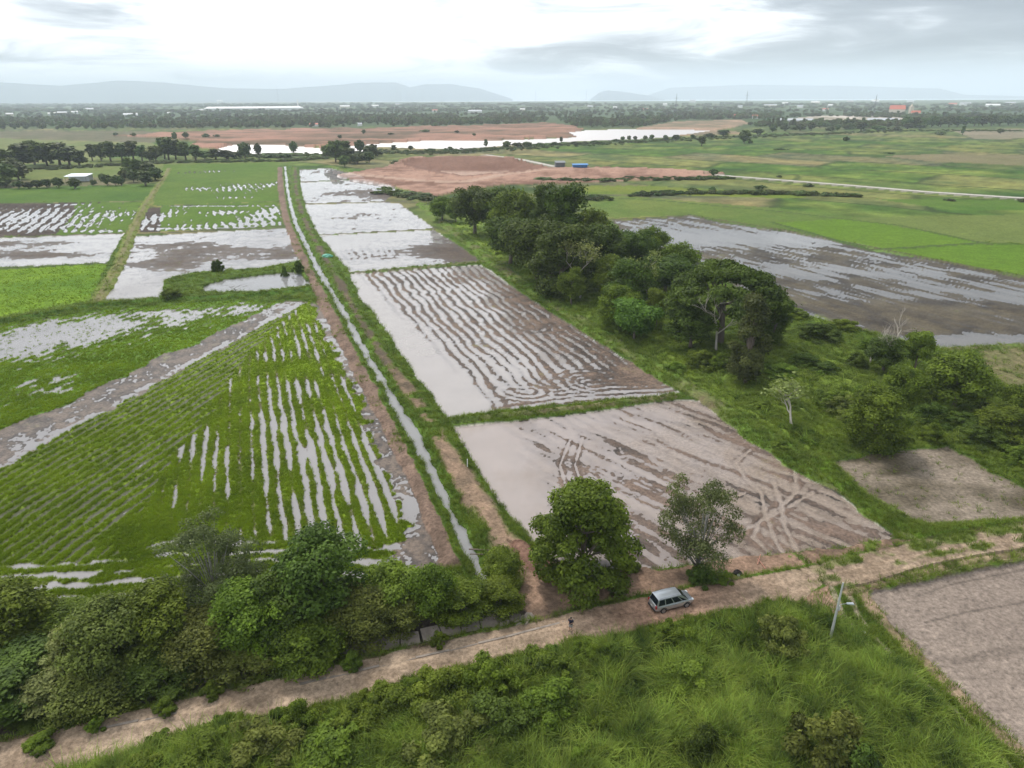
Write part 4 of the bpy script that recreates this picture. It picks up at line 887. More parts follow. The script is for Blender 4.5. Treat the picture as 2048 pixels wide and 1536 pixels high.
def make_bare(name, seed, h, w, rad, depth=5):
    """dead or leafless tree: recursive pale branches; returns trunk mesh and twig tips"""
    rs = np.random.default_rng(seed); mb = MB(); tips = []
    def grow(p, d, L, r_, lev):
        pts = [p]; rads = [r_]; q = p.copy(); dd = d.copy()
        for i in range(3):
            dd = (dd + Vector(rs.normal(size=3)) * 0.16 + Vector((0, 0, 0.05))).normalized(); q = q + dd * L / 3; pts.append(q.copy()); rads.append(r_ * (1 - 0.17 * (i + 1)))
        mb.tube(pts, rads, 5 if lev < 2 else 3, cap=False)
        if lev >= depth: tips.append(q); return
        for k in range(3 if lev < 3 else 2):
            a = rs.uniform(0, 6.283); sp_ = rs.uniform(0.35, 0.8) * (w / h) * 1.4
            nd = (dd + Vector((math.cos(a) * sp_, math.sin(a) * sp_, rs.uniform(-0.1, 0.35)))).normalized()
            src = pts[rs.integers(1, 4)] if lev > 0 else pts[-1 if k else -2]
            grow(src, nd, L * rs.uniform(0.55, 0.78), r_ * rs.uniform(0.42, 0.6), lev + 1)
    grow(Vector((0, 0, -0.2)), Vector((0, 0, 1)), h * 0.42, rad, 0)
    return mb.mesh(name, True), tips

LM = {'shag': leaf_material('shaggy_leaves', (0.018, 0.026, 0.008), (0.095, 0.115, 0.028), 0.2), 'dark': leaf_material('dark_leaves', (0.015, 0.032, 0.005), (0.100, 0.158, 0.022), 0.25),
      'mid': leaf_material('green_leaves', (0.020, 0.042, 0.006), (0.17, 0.25, 0.026), 0.32),
      'light': leaf_material('light_green_leaves', (0.045, 0.085, 0.010), (0.20, 0.285, 0.035), 0.35),
      'olive': leaf_material('olive_leaves', (0.028, 0.042, 0.008), (0.185, 0.225, 0.045), 0.28),
      'pale': leaf_material('pale_leaves', (0.11, 0.145, 0.04), (0.28, 0.32, 0.11), 0.3),
      'grey': leaf_material('grey_green_leaves', (0.04, 0.055, 0.02), (0.15, 0.185, 0.065), 0.25),
      'lime': leaf_material('fresh_green_leaves', (0.04, 0.085, 0.012), (0.15, 0.25, 0.04), 0.35),
      'far': leaf_material('distant_leaves', (0.022, 0.045, 0.014), (0.095, 0.145, 0.035), 0.15, 0.35, 0.02)}
M_BARK = plain('bark', (0.16, 0.125, 0.10), 0.9, nscale=6, amt=0.3, bump=0.4)
M_PALEBARK = plain('pale_bark', (0.46, 0.41, 0.35), 0.85, nscale=5, amt=0.25)
M_GREYBARK = plain('grey_bark', (0.26, 0.24, 0.22), 0.85, nscale=5, amt=0.25)

PROTO = {}
def proto(key, kind, h, w, nleaf, leaf, mat, rad, bare=0.25, bark=None, seeds=2):
    PROTO[key] = []
    for s_ in range(seeds):
        seed = sum(map(ord, key)) * 7 + s_ * 31
        cm, B = make_crown('crown', seed, kind, h, w, nleaf, leaf); cm.materials.append(LM[mat])
        tm = make_trunk('trunk', seed, h, B, rad, bare, 14 if bare > .1 else 44) if rad else None
        if tm: tm.materials.append(bark or M_BARK)
        PROTO[key].append((cm, tm, h, w))
proto('dark_round', 'round', 12, 10, 15000, 0.26, 'dark', 0.30)
proto('dark_tall', 'tall', 14, 9, 14000, 0.26, 'dark', 0.28, 0.35)
proto('mid_round', 'round', 9, 8, 15000, 0.21, 'mid', 0.22)
proto('mid_skirt', 'skirt', 9, 8, 17000, 0.20, 'mid', 0.22, 0.15)
proto('hero', 'hero', 12.5, 11.5, 30000, 0.23, 'mid', 0.32, 0.12, seeds=1)
proto('dark_skirt', 'skirt', 11, 9, 17000, 0.22, 'dark', 0.25, 0.15)
proto('olive_skirt', 'skirt', 8, 8, 16000, 0.18, 'olive', 0.2, 0.15)
proto('pale_round', 'round', 8, 6, 11000, 0.20, 'pale', 0.18)
proto('light_round', 'round', 8, 7, 14000, 0.20, 'light', 0.2)
proto('lime_round', 'round', 9, 9, 13000, 0.30, 'lime', 0.2, seeds=1)
proto('rain_tree', 'umbrella', 13, 22, 30000, 0.30, 'dark', 0.55, 0.3, seeds=1)
proto('spire', 'spire', 14, 8, 20000, 0.22, 'shag', 0.3, 0.1, seeds=1)
proto('airy', 'airy', 8, 8.5, 12000, 0.115, 'grey', 0.13, 0.05, M_GREYBARK)
proto('bush', 'bush', 3, 4, 13000, 0.105, 'mid', 0, seeds=2)
proto('bush_light', 'bush', 3, 4, 13000, 0.105, 'light', 0, seeds=2)
proto('bush_dark', 'bush', 3, 4, 13000, 0.105, 'dark', 0, seeds=1)
proto('bush_olive', 'bush', 3, 4, 13000, 0.105, 'olive', 0, seeds=1)
proto('far_tree', 'round', 10, 9, 900, 0.95, 'far', 0.3, seeds=3)
proto('far_tall', 'tall', 12, 6, 800, 0.9, 'far', 0.3, seeds=2)
proto('far_bush', 'bush', 3, 5, 350, 0.6, 'far', 0, seeds=2)

def plant(key, bx, by, ty, wpx, label, cat='tree', group=None, name=None, seed=0, hmul=1.0):
    """a tree whose foot stands at (bx, by); its height and width follow from how far it reaches up and across"""
    vs = PROTO[key]; cm, tm, h0, w0 = vs[seed % len(vs)]
    z0 = sample_H(bx, by) - 0.05; g = G(bx, by, 0.0); g = Vector((g.x, g.y, z0))
    d = ray(bx, ty); dist_ = math.hypot(g.x, g.y); hh = CAM_H + d[2] * dist_ / math.hypot(d[0], d[1]) - z0
    hh = max(0.6, hh) * hmul; depth = float(np.dot(np.array([g.x, g.y, z0 + hh * 0.55 - CAM_H]), FWD)); ww = wpx * depth / FPX
    rz = (bx * 12.9898 + by * 78.233 + seed * 3.7) % 6.283
    if tm is not None:
        root = bpy.data.objects.new(name or 'tree', None); root.empty_display_size = 0.5; col.objects.link(root)
        root.location = g; root.rotation_euler = (0, 0, rz); root.scale = (ww / w0, ww / w0, hh / h0)
        link('trunk', tm, None, root); link('crown', cm, None, root)
    else:
        root = link(name or 'bush', cm); root.location = g; root.rotation_euler = (0, 0, rz); root.scale = (ww / w0, ww / w0, hh / h0)
    tag(root, label, cat, group); return root

# trees between the canal and the planted field (foreground left)
FL = 'trees lining the canal beside the dirt road'
for i, (k_, bx, by, ty, w_, lab) in enumerate([
    ('dark_skirt', 20, 1500, 1310, 260, 'dark leafy tree in the bottom left corner above the dirt road'),
    ('mid_skirt', 30, 1385, 1170, 210, 'fresh green tree at the left edge above the pale bushes'),
    ('mid_round', 125, 1340, 1200, 150, 'mid green tree just above the pale yellowish tree'),
    ('pale_round', 165, 1390, 1230, 110, 'pale yellowish green tree standing highest of the pale crowns at left'),
    ('pale_round', 92, 1415, 1284, 120, 'pale yellowish green crown left of and below the other pale tree'),
    ('pale_round', 110, 1460, 1335, 130, 'lowest pale olive crown in the bottom left thicket'),
    ('olive_skirt', 240, 1420, 1200, 200, 'olive green tree right of the pale yellowish tree'),
    ('olive_skirt', 200, 1478, 1330, 210, 'olive bushy tree above the canal near the bottom left'),
    ('dark_skirt', 320, 1440, 1310, 190, 'dark bushy tree overhanging the canal, left of the gap with bare bank'),
    ('mid_skirt', 330, 1380, 1175, 190, 'broad mid green tree below the wet end of the rice rows'),
    ('olive_skirt', 410, 1400, 1240, 190, 'olive tree in front of the thin greyish tree'),
    ('airy', 440, 1320, 1040, 230, 'tall thin greyish tree with see-through crown over the rice rows'),
    ('airy', 490, 1300, 1130, 150, 'smaller thin grey tree beside the tall see-through one'),
    ('mid_skirt', 515, 1370, 1165, 180, 'bright green tree between the thin greyish tree and the big dark one'),
    ('olive_skirt', 490, 1400, 1280, 190, 'low olive tree overhanging the canal below the bright green tree'),
    ('dark_skirt', 650, 1335, 1068, 220, 'tallest dark green tree of the canal thicket'),
    ('dark_skirt', 575, 1350, 1150, 170, 'dark tree leaning against the left side of the tallest dark tree'),
    ('mid_skirt', 620, 1385, 1240, 180, 'green tree below the tallest dark one, over the canal'),
    ('olive_skirt', 720, 1340, 1190, 170, 'olive green tree right of the tallest dark tree'),
    ('light_round', 790, 1285, 1130, 150, 'light green tree right of the tallest dark tree, over the muddy margin'),
    ('olive_skirt', 790, 1310, 1200, 130, 'olive bushy tree in front of the light green one'),
    ('mid_round', 868, 1262, 1122, 130, 'green round tree left of the ditch mouth'),
    ('mid_skirt', 925, 1262, 1170, 130, 'low green tree at the ditch mouth, beside the broken concrete'),
    ('mid_round', 1000, 1205, 1098, 105, 'round green tree right of the ditch end'),
    ('mid_skirt', 1000, 1250, 1165, 110, 'low bushy tree between the ditch end and the road'),
    ('dark_skirt', 130, 1500, 1400, 220, 'dark low tree at the canal edge in the lower left'),
    ('mid_skirt', 560, 1290, 1200, 120, 'small green tree behind the dark pair'),
    ('light_round', 360, 1290, 1195, 120, 'small light green tree at the rice field edge'),
]): plant(k_, bx, by - 0.40 * w_ if by > 1280 else by - 30, ty, w_ * 0.95, lab, group=FL, seed=i)
for i, (bx, by, w_) in enumerate([(335, 1440, 66), (425, 1408, 58), (705, 1352, 60), (880, 1308, 46), (85, 1512, 80), (195, 1478, 52)]):
    plant('bush', bx, by - 14, by - 48, w_ * 0.8, ['leafy clump between canal and road, second from the left', 'green clump growing into the road edge under the olive tree', 'small bush at the road edge below the tallest dark tree', 'little bush between the canal and the road near the rubble',
        'low green bush at the road edge in the bottom left corner', 'low clump beside the road, third from the left'][i], 'bush', 'bushes between the canal and the road', seed=i)
# the two trees beside the car
plant('hero', 1165, 1168, 968, 225, 'large dense green tree standing alone on the bare ground left of the car', name='tree')
plant('airy', 1392, 1150, 962, 185, 'thin greyish many-stemmed tree above the silver car', name='tree', seed=1)
for i, (bx, by, ty, w_, lab) in enumerate([(1262, 1140, 1112, 40, 'low leafy bush at the right foot of the large green tree'), (1400, 1168, 1122, 62, 'dark bush round the stems of the thin greyish tree'), (1075, 1100, 1078, 34, 'low bush at the left foot of the large green tree'), (1442, 1165, 1140, 50, 'low green bush right of the thin greyish tree')]):
    plant('bush_dark' if i == 1 else 'bush', bx, by, ty, w_, lab, 'bush', 'bushes at the feet of the two trees by the car', seed=i)
# dark grove in the middle
GR = 'trees of the dark grove right of the long plot'
for i, (k_, bx, by, ty, w_, lab) in enumerate([
    ('mid_round', 885, 442, 392, 60, 'small thin crowned tree at the far left end of the grove by the pond'),
    ('mid_round', 912, 447, 400, 40, 'second small tree by the water at the far end of the grove'),
    ('dark_round', 950, 470, 358, 110, 'dark round tree at the far left end of the grove'),
    ('dark_round', 1010, 475, 368, 100, 'dark crown second from the far end of the grove'),
    ('mid_round', 1030, 500, 375, 110, 'slightly lighter green crown near the far end of the grove'),
    ('dark_tall', 1085, 520, 370, 70, 'thin dark tree top poking up behind the lighter crown'),
    ('dark_round', 1020, 530, 420, 120, 'dark tree on the field side of the grove, leftmost of its front row'),
    ('dark_tall', 1125, 545, 372, 110, 'tallest dark tree in the middle of the grove'),
    ('dark_round', 1075, 560, 415, 140, 'broad dark crown in front of the tallest grove tree'),
    ('mid_round', 1180, 540, 410, 100, 'green crown right of the tallest grove tree'),
    ('dark_skirt', 1120, 590, 450, 150, 'large dark tree at the centre front of the grove'),
    ('dark_round', 1200, 580, 440, 120, 'dark crown just right of the grove centre'),
    ('dark_round', 1260, 560, 445, 110, 'dark round tree at the back of the grove against the wet field'),
    ('mid_round', 1300, 540, 446, 90, 'green tree top beside the back corner of the wet field'),
    ('dark_round', 1330, 590, 500, 120, 'dark crown behind the pale leafy stem tree'),
    ('mid_round', 1362, 570, 478, 100, 'green open crown at the right back edge of the grove'),
    ('dark_skirt', 1260, 640, 520, 110, 'dark tree behind the bright rounded tree'),
    ('light_round', 1142, 612, 528, 62, 'small bright yellowish green tree in front of the grove with pale stems'),
    ('mid_round', 1222, 610, 505, 80, 'mid green slender tree right of the small bright tree'),
    ('mid_skirt', 1235, 660, 570, 90, 'green tree left of and behind the bright rounded tree'),
    ('lime_round', 1268, 682, 590, 108, 'bright fresh green rounded tree at the foot of the grove'),
    ('rain_tree', 1440, 690, 520, 250, 'wide flat-topped spreading tree at the near end of the grove'),
    ('mid_tall' if False else 'light_round', 1312, 660, 568, 50, 'narrow light green tree between the rounded tree and the spreading tree'),
    ('spire', 1490, 768, 592, 108, 'tall dark shaggy tree in front of the spreading tree'),
    ('dark_skirt', 1545, 690, 590, 60, 'dark low tree under the right edge of the spreading tree'),
    ('dark_round', 1380, 700, 600, 110, 'dark crown in the shade below the spreading tree'),
]): plant(k_, bx, by, ty, w_, lab, group=GR, seed=i)
# scrub to the right of the grove
SR = 'trees and bushes in the rough ground at the right'
for i, (k_, bx, by, ty, w_, lab) in enumerate([
    ('mid_tall' if False else 'light_round', 1828, 745, 648, 66, 'bright green upright tree beside the wet field corner'),
    ('dark_round', 1765, 745, 668, 90, 'dark green tree at the foot of the pair of bare trees'),
    ('mid_round', 1905, 822, 700, 145, 'large rounded green tree at the right, near the row field'),
    ('mid_skirt', 1800, 820, 730, 90, 'green tree between the dark bush and the large rounded tree'),
    ('mid_skirt', 1742, 895, 772, 125, 'green shaggy tree above the small muddy field'),
    ('mid_round', 2035, 850, 760, 90, 'dark green tree at the right edge'),
    ('mid_skirt', 2000, 880, 810, 120, 'green bushy tree in the right thicket'),
]): plant(k_, bx, by, ty, w_, lab, group=SR, seed=i)
for i, (k_, bx, by, ty, w_, lab) in enumerate([
    ('bush_dark', 1635, 680, 640, 90, 'dark bush on the rough ground nearest the wet field'),
    ('bush_light', 1685, 660, 635, 60, 'yellow green bush along the wet field edge'),
    ('bush_light', 1590, 636, 614, 50, 'yellow green bush under the spreading tree at the wet field edge'),
    ('bush_dark', 1712, 735, 700, 50, 'small dark round bush left of the bare pair'),
    ('bush_dark', 1610, 735, 704, 70, 'dark bush in the middle of the rough ground'),
    ('bush_dark', 1648, 745, 722, 56, 'low dark bush beside the middle one'),
    ('bush', 1560, 755, 725, 70, 'green bush right of the shaggy dark tree'),
    ('bush', 1400, 735, 695, 70, 'green bush left of the shaggy dark tree'),
    ('bush_light', 1350, 745, 722, 50, 'bright bush in front of the grove near the bank'),
    ('bush', 1445, 740, 700, 60, 'bush at the foot of the pale dead tree'),
    ('bush_olive', 1690, 830, 785, 90, 'olive bush left of the green shaggy tree'),
    ('bush', 1660, 815, 775, 80, 'green bush with pale stems in the rough ground'),
    ('bush_light', 1862, 885, 842, 52, 'small yellow green bush above the corner of the muddy field'),
    ('bush_dark', 1930, 860, 820, 90, 'dark bush below the large rounded tree'),
    ('bush_dark', 1960, 890, 845, 100, 'dark shadowy bush in the right thicket'),
    ('bush', 2030, 925, 885, 70, 'bush at the right edge above the muddy field'),
    ('bush_light', 2040, 890, 850, 60, 'light bush at the right edge'),
    ('bush', 1850, 800, 760, 80, 'bush left of the large rounded tree'),
    ('bush_dark', 1860, 850, 800, 80, 'dark bush under the large rounded tree'),
    ('bush', 1790, 880, 850, 60, 'bush at the right foot of the green shaggy tree'),
    ('bush', 1560, 900, 880, 40, 'low bush on the bank near the thin pale tree'),
    ('bush', 1520, 820, 800, 50, 'low bush between the bank and the shaggy tree'),
    ('bush_dark', 1060, 452, 440, 40, 'dark bush at the foot of the grove by the small water'),
    ('bush', 1745, 700, 672, 60, 'bush behind the dark tree at the bare pair'),
    ('bush_olive', 1990, 840, 800, 70, 'olive bush in the right thicket'),
    ('bush', 345, 600, 572, 38, 'round bush at the left end of the pond bank'),
    ('bush_dark', 438, 545, 516, 28, 'small dark tree on the pond bank'),
    ('bush_dark', 597, 548, 518, 24, 'dark bush at the right end of the pond'),
    ('bush_dark', 570, 552, 528, 18, 'small dark bush on the pond bank near the ditch'),
]): plant(k_, bx, by, ty, w_, lab, 'bush', SR if bx > 700 else 'bushes round the small pond', seed=i)
# shrubs below the road
SB = 'shrubs in the overgrown ground below the road'
shr = []
for i, (k_, bx, by, ty, w_, lab) in enumerate([
    ('bush_light', 600, 1466, 1398, 90, 'tallest leafy shrub at the road edge, beside the narrow part of the road'),
    ('bush', 700, 1480, 1418, 130, 'green shrub right of the tallest roadside one'),
    ('bush_olive', 530, 1520, 1440, 170, 'olive shrub below the road near the bottom edge'),
    ('bush', 420, 1545, 1470, 150, 'green shrub at the bottom left below the road'),
    ('bush_light', 300, 1580, 1510, 130, 'light shrub at the bottom edge, leftmost below the road'),
    ('bush', 790, 1440, 1372, 140, 'wide green shrub touching the road edge below the canal rubble'),
    ('bush_light', 880, 1425, 1345, 150, 'light green shrub in the middle of the row below the road'),
    ('bush', 980, 1400, 1312, 130, 'green shrub left of the roadside tip by the person'),
    ('bush_light', 1168, 1330, 1276, 60, 'small light shrub nearest the person at the road edge'),
    ('bush', 1090, 1370, 1300, 130, 'green shrub below the standing person'),
    ('bush_olive', 900, 1520, 1430, 200, 'broad olive shrub at the bottom edge'),
    ('bush', 680, 1560, 1480, 210, 'broad green shrub at the bottom edge, left of the middle'),
    ('bush_dark', 1000, 1480, 1400, 170, 'dark green shrub in the middle of the thicket'),
    ('bush', 1100, 1450, 1370, 150, 'green shrub where the thicket meets the tall grass'),
    ('bush_olive', 1560, 1310, 1222, 120, 'olive shrub on the bend of the overgrown ground below the road'),
    ('bush', 1330, 1290, 1240, 80, 'small shrub at the road edge under the car'),
    ('bush_light', 1380, 1380, 1322, 130, 'bright green shrub in the tall grass below the car'),
    ('bush_olive', 1650, 1560, 1405, 190, 'large round shrub with yellowish tips at the bottom right'),
    ('bush_dark', 1700, 1600, 1470, 160, 'dark shrub at the bottom edge right of the round one'),
    ('bush_dark', 1400, 1540, 1440, 100, 'dark brownish clump at the bottom edge beside the fan grass'),
    ('bush', 1230, 1330, 1285, 90, 'low shrub along the road right of the person'),
]): shr.append(plant(k_, bx, by, ty, w_, lab, 'shrub', SB, name='shrub', seed=i))

# bare and dead trees
for i, (bx, by, ty, w_, rad, seed, bark, lv, lab) in enumerate([
    (1432, 704, 568, 120, 0.22, 5, M_PALEBARK, 0, 'pale dead tree with twisted branches in front of the spreading tree'),
    (1583, 860, 765, 70, 0.16, 9, M_PALEBARK, 90, 'thin pale tree almost without leaves standing on the green bank'),
    (1782, 738, 608, 80, 0.26, 14, M_PALEBARK, 0, 'tall bare grey tree before the broad wet field'),
    (1740, 730, 646, 50, 0.18, 21, M_PALEBARK, 0, 'smaller bare grey tree left of the tall bare one'),
    (1160, 600, 475, 76, 0.22, 25, M_PALEBARK, 260, 'leafless looking pale branched tree in front of the dark grove'),
    (1297, 640, 502, 52, 0.2, 31, M_PALEBARK, 420, 'pale stemmed tree with sparse light leaves in the grove'),
    (468, 585, 566, 44, 0.07, 37, M_GREYBARK, 0, 'small dead shrub standing in the pond water'),
]):
    z0 = sample_H(bx, by); g = G(bx, by); d = ray(bx, ty); hh = CAM_H + d[2] * math.hypot(g.x, g.y) / math.hypot(d[0], d[1]) - z0
    ww = w_ * math.hypot(g.x, g.y) / FPX
    if i == 6: z0 = -0.3
    me, tips = make_bare('trunk', seed, hh, ww, rad, 5 if i != 6 else 4); me.materials.append(bark)
    zs = np.array([v.co.z for v in me.vertices]); xs = np.array([v.co.x for v in me.vertices]); s_z = hh / zs.max(); s_x = ww / max(0.1, xs.max() - xs.min())
    if lv:
        root = bpy.data.objects.new('bare_tree', None); col.objects.link(root); link('trunk', me, None, root)
        rs = np.random.default_rng(seed); T_ = np.array([tuple(tips[k]) for k in rs.integers(0, len(tips), lv * 5)]) + rs.normal(size=(lv * 5, 3)) * 0.45
        nn = rs.normal(size=(len(T_), 3)) + np.array([0, 0, 0.5]); nn /= np.linalg.norm(nn, axis=1, keepdims=True)
        V, F = leaf_quads(T_, nn, 0.26, rs); cm = mesh_np('crown', V, F); fattr(cm, 'v', np.repeat(rs.uniform(0, 1, len(T_)), 4)); link('crown', cm, LM['pale'], root)
    else: root = link('bare_tree', me)
    root.location = (g.x, g.y, z0); root.scale = (s_x, s_x, s_z); tag(root, lab, 'tree', 'bare trees' if i != 6 else None)

# middle distance trees: (px of foot, py of foot, py of top, width)
ORD = ['first', 'second', 'third', 'fourth', 'fifth', 'sixth', 'seventh', 'eighth', 'ninth', 'tenth', 'eleventh', 'twelfth', 'thirteenth', 'fourteenth', 'fifteenth', 'sixteenth', 'seventeenth', 'eighteenth', 'nineteenth', 'twentieth', 'twenty-first', 'twenty-second', 'twenty-third', 'twenty-fourth', 'twenty-fifth', 'twenty-sixth', 'twenty-seventh', 'twenty-eighth', 'twenty-ninth', 'thirtieth']
def tree_line(what, where, group, items, keys=('far_tree', 'far_tree', 'far_tall')):
    items = sorted(items)
    for i, (bx, by, ty, w_) in enumerate(items):
        k_ = keys[(i * 7 + int(bx)) % len(keys)]; bushy = (by - ty) < 12 and w_ > (by - ty)
        if bushy: k_ = 'far_bush'
        kind = 'bush' if bushy else what
        plant(k_, bx, by, ty, w_, '%s %s from left %s' % (ORD[i], kind, where), 'bush' if bushy else 'tree', group, name='bush' if bushy else 'tree', seed=i)
tree_line('tree', 'in the dark clump at the far left', 'far left clump of trees',
    [(10, 345, 290, 60), (45, 338, 286, 60), (70, 330, 276, 56), (95, 332, 280, 58), (120, 330, 285, 50), (140, 332, 292, 44), (160, 333, 300, 40), (-30, 345, 290, 70), (5, 372, 322, 60), (38, 360, 325, 50), (25, 352, 312, 50)])
tree_line('tree', 'in the tree line left of the river water', 'tree line left of the river',
    [(185, 322, 288, 22), (203, 322, 284, 30), (222, 323, 283, 34), (245, 322, 286, 30), (268, 321, 282, 34), (285, 322, 290, 26), (312, 323, 288, 34), (338, 320, 274, 32), (352, 319, 280, 30), (372, 320, 284, 34), (392, 320, 290, 30), (330, 318, 275, 30), (410, 319, 300, 34), (432, 319, 298, 36), (455, 318, 300, 36), (490, 317, 281, 26), (517, 314, 284, 16), (300, 322, 300, 30), (470, 317, 302, 30), (540, 316, 308, 30), (570, 316, 306, 34), (588, 305, 280, 18)])
tree_line('tree', 'in the clump behind the end of the green field', 'clump behind the grassy path',
    [(262, 352, 315, 30), (278, 358, 318, 34), (300, 360, 325, 36), (312, 362, 332, 30), (292, 372, 342, 34), (268, 365, 336, 26), (250, 360, 338, 24)])
tree_line('tree', 'round the farm shed', 'small trees round the farm shed',
    [(12, 376, 350, 32), (38, 378, 360, 24), (58, 378, 362, 22), (75, 377, 358, 22), (95, 376, 356, 24), (118, 376, 352, 22), (150, 378, 354, 26), (172, 362, 352, 12), (188, 372, 358, 14), (215, 372, 346, 22), (232, 372, 348, 18), (243, 372, 350, 18), (205, 360, 346, 14)])
tree_line('tree', 'in the clump at the far end of the long plot', 'clump at the far end of the plot',
    [(655, 315, 288, 26), (672, 325, 276, 40), (690, 322, 282, 34), (720, 308, 277, 22), (742, 315, 286, 34), (738, 328, 300, 26), (715, 328, 304, 40), (690, 335, 308, 24), (700, 326, 296, 34), (755, 312, 300, 30), (820, 390, 382, 50), (850, 398, 386, 36), (790, 328, 320, 20), (770, 382, 372, 40)])
tree_line('tree', 'on the hedge bank along the near side of the river', 'trees along the near river bank',
    [(788, 302, 290, 14), (822, 304, 290, 10), (860, 303, 296, 24), (900, 302, 292, 20), (940, 300, 296, 30), (972, 296, 278, 9), (1014, 296, 281, 18), (1035, 296, 284, 26), (1055, 296, 282, 22), (1080, 294, 284, 22), (1110, 292, 283, 24), (1122, 286, 273, 8), (1150, 290, 282, 26), (1190, 288, 280, 30), (1245, 282, 272, 9), (1258, 281, 270, 9), (1270, 281, 271, 9), (1290, 281, 270, 10), (1303, 280, 268, 10), (1330, 281, 269, 10), (1352, 282, 268, 18), (1385, 278, 268, 10), (1403, 292, 272, 18), (1420, 276, 265, 26), (1446, 274, 260, 30), (1488, 287, 257, 26), (1515, 270, 256, 26), (1232, 284, 277, 20), (1170, 289, 284, 20)])
tree_line('tree', 'dotted along the pale gravel road and right fields', 'lone trees and bushes in the right fields',
    [(1427, 354, 336, 18), (1385, 382, 374, 22), (1424, 382, 372, 16), (1520, 378, 369, 26), (1617, 374, 366, 22), (1558, 355, 350, 14), (1675, 262, 252, 10), (1692, 282, 272, 16), (1925, 270, 252, 10), (1880, 270, 262, 26), (2000, 268, 256, 14), (2045, 404, 396, 26), (1900, 402, 397, 24), (1260, 358, 351, 24), (1500, 287, 278, 10), (1560, 300, 296, 30), (1780, 308, 304, 24), (1322, 384, 380, 26), (1210, 364, 355, 34), (1130, 364, 354, 34), (1085, 362, 354, 40)])
tree_line('tree', 'scattered over the bare red river bank', 'small trees on the red river bank',
    [(232, 273, 264, 12), (268, 275, 264, 12), (350, 282, 262, 11), (373, 281, 263, 14), (412, 277, 266, 18), (434, 276, 268, 14), (680, 282, 270, 10), (728, 272, 258, 9), (782, 271, 265, 16), (850, 266, 258, 22), (914, 268, 260, 10), (948, 277, 266, 8), (870, 256, 246, 20), (1058, 273, 268, 6)])
tree_line('tree', 'in the mixed scrub beyond the right fields', 'scrub trees beyond the right fields',
    [(1545, 265, 246, 18), (1600, 262, 246, 22), (1622, 262, 242, 16), (1640, 256, 240, 18), (1700, 258, 236, 34), (1722, 262, 244, 26), (1755, 262, 250, 30), (1790, 262, 252, 30), (1840, 258, 246, 30), (1815, 258, 246, 26), (1590, 260, 250, 20), (1570, 262, 250, 24), (1660, 262, 252, 22)])
tree_line('tree', 'in the dark plantation at the far right', 'dark plantation at the far right',
    [(1812 + 17 * i, 256 - i * 0.4, 230 - i * 0.3 + (i * 7 % 5), 24) for i in range(17)])
# individual trees in the far wood tops
# ------------------------------------------------------------------ scattered growth: one object of each kind of ground cover
def blade_mesh(name, n, h, spread, width, seed, bend=0.5, seg=2):
    rs = np.random.default_rng(seed); V = []; F = []; A = []
    for i in range(n):
        a = rs.uniform(0, 6.283); r_ = spread * math.sqrt(rs.uniform(0, 1)); p = Vector((math.cos(a) * r_, math.sin(a) * r_, 0))
        a2 = a + rs.normal() * 0.7; d = Vector((math.cos(a2), math.sin(a2), 0)); s_ = Vector((-d.y, d.x, 0)); L = h * rs.uniform(0.55, 1.15); bd = bend * rs.uniform(0.5, 1.5); w_ = width * rs.uniform(0.7, 1.2); b0 = len(V)
        for k in range(seg + 1):
            t = k / seg; q = p + Vector((0, 0, L * (t - 0.28 * bd * t * t))) + d * (L * bd * t * t); ww = w_ * (1 - 0.85 * t)
            V += [tuple(q - s_ * ww), tuple(q + s_ * ww)]; A += [t] * 2
        for k in range(seg): F.append((b0 + 2 * k, b0 + 2 * k + 1, b0 + 2 * k + 3, b0 + 2 * k + 2))
    me = mesh_np(name, np.array(V), np.array(F)); rv = np.repeat(rs.uniform(0, 0.6, n), 2 * (seg + 1)) + 0.35 * np.array(A); fattr(me, 'v', rv); return me
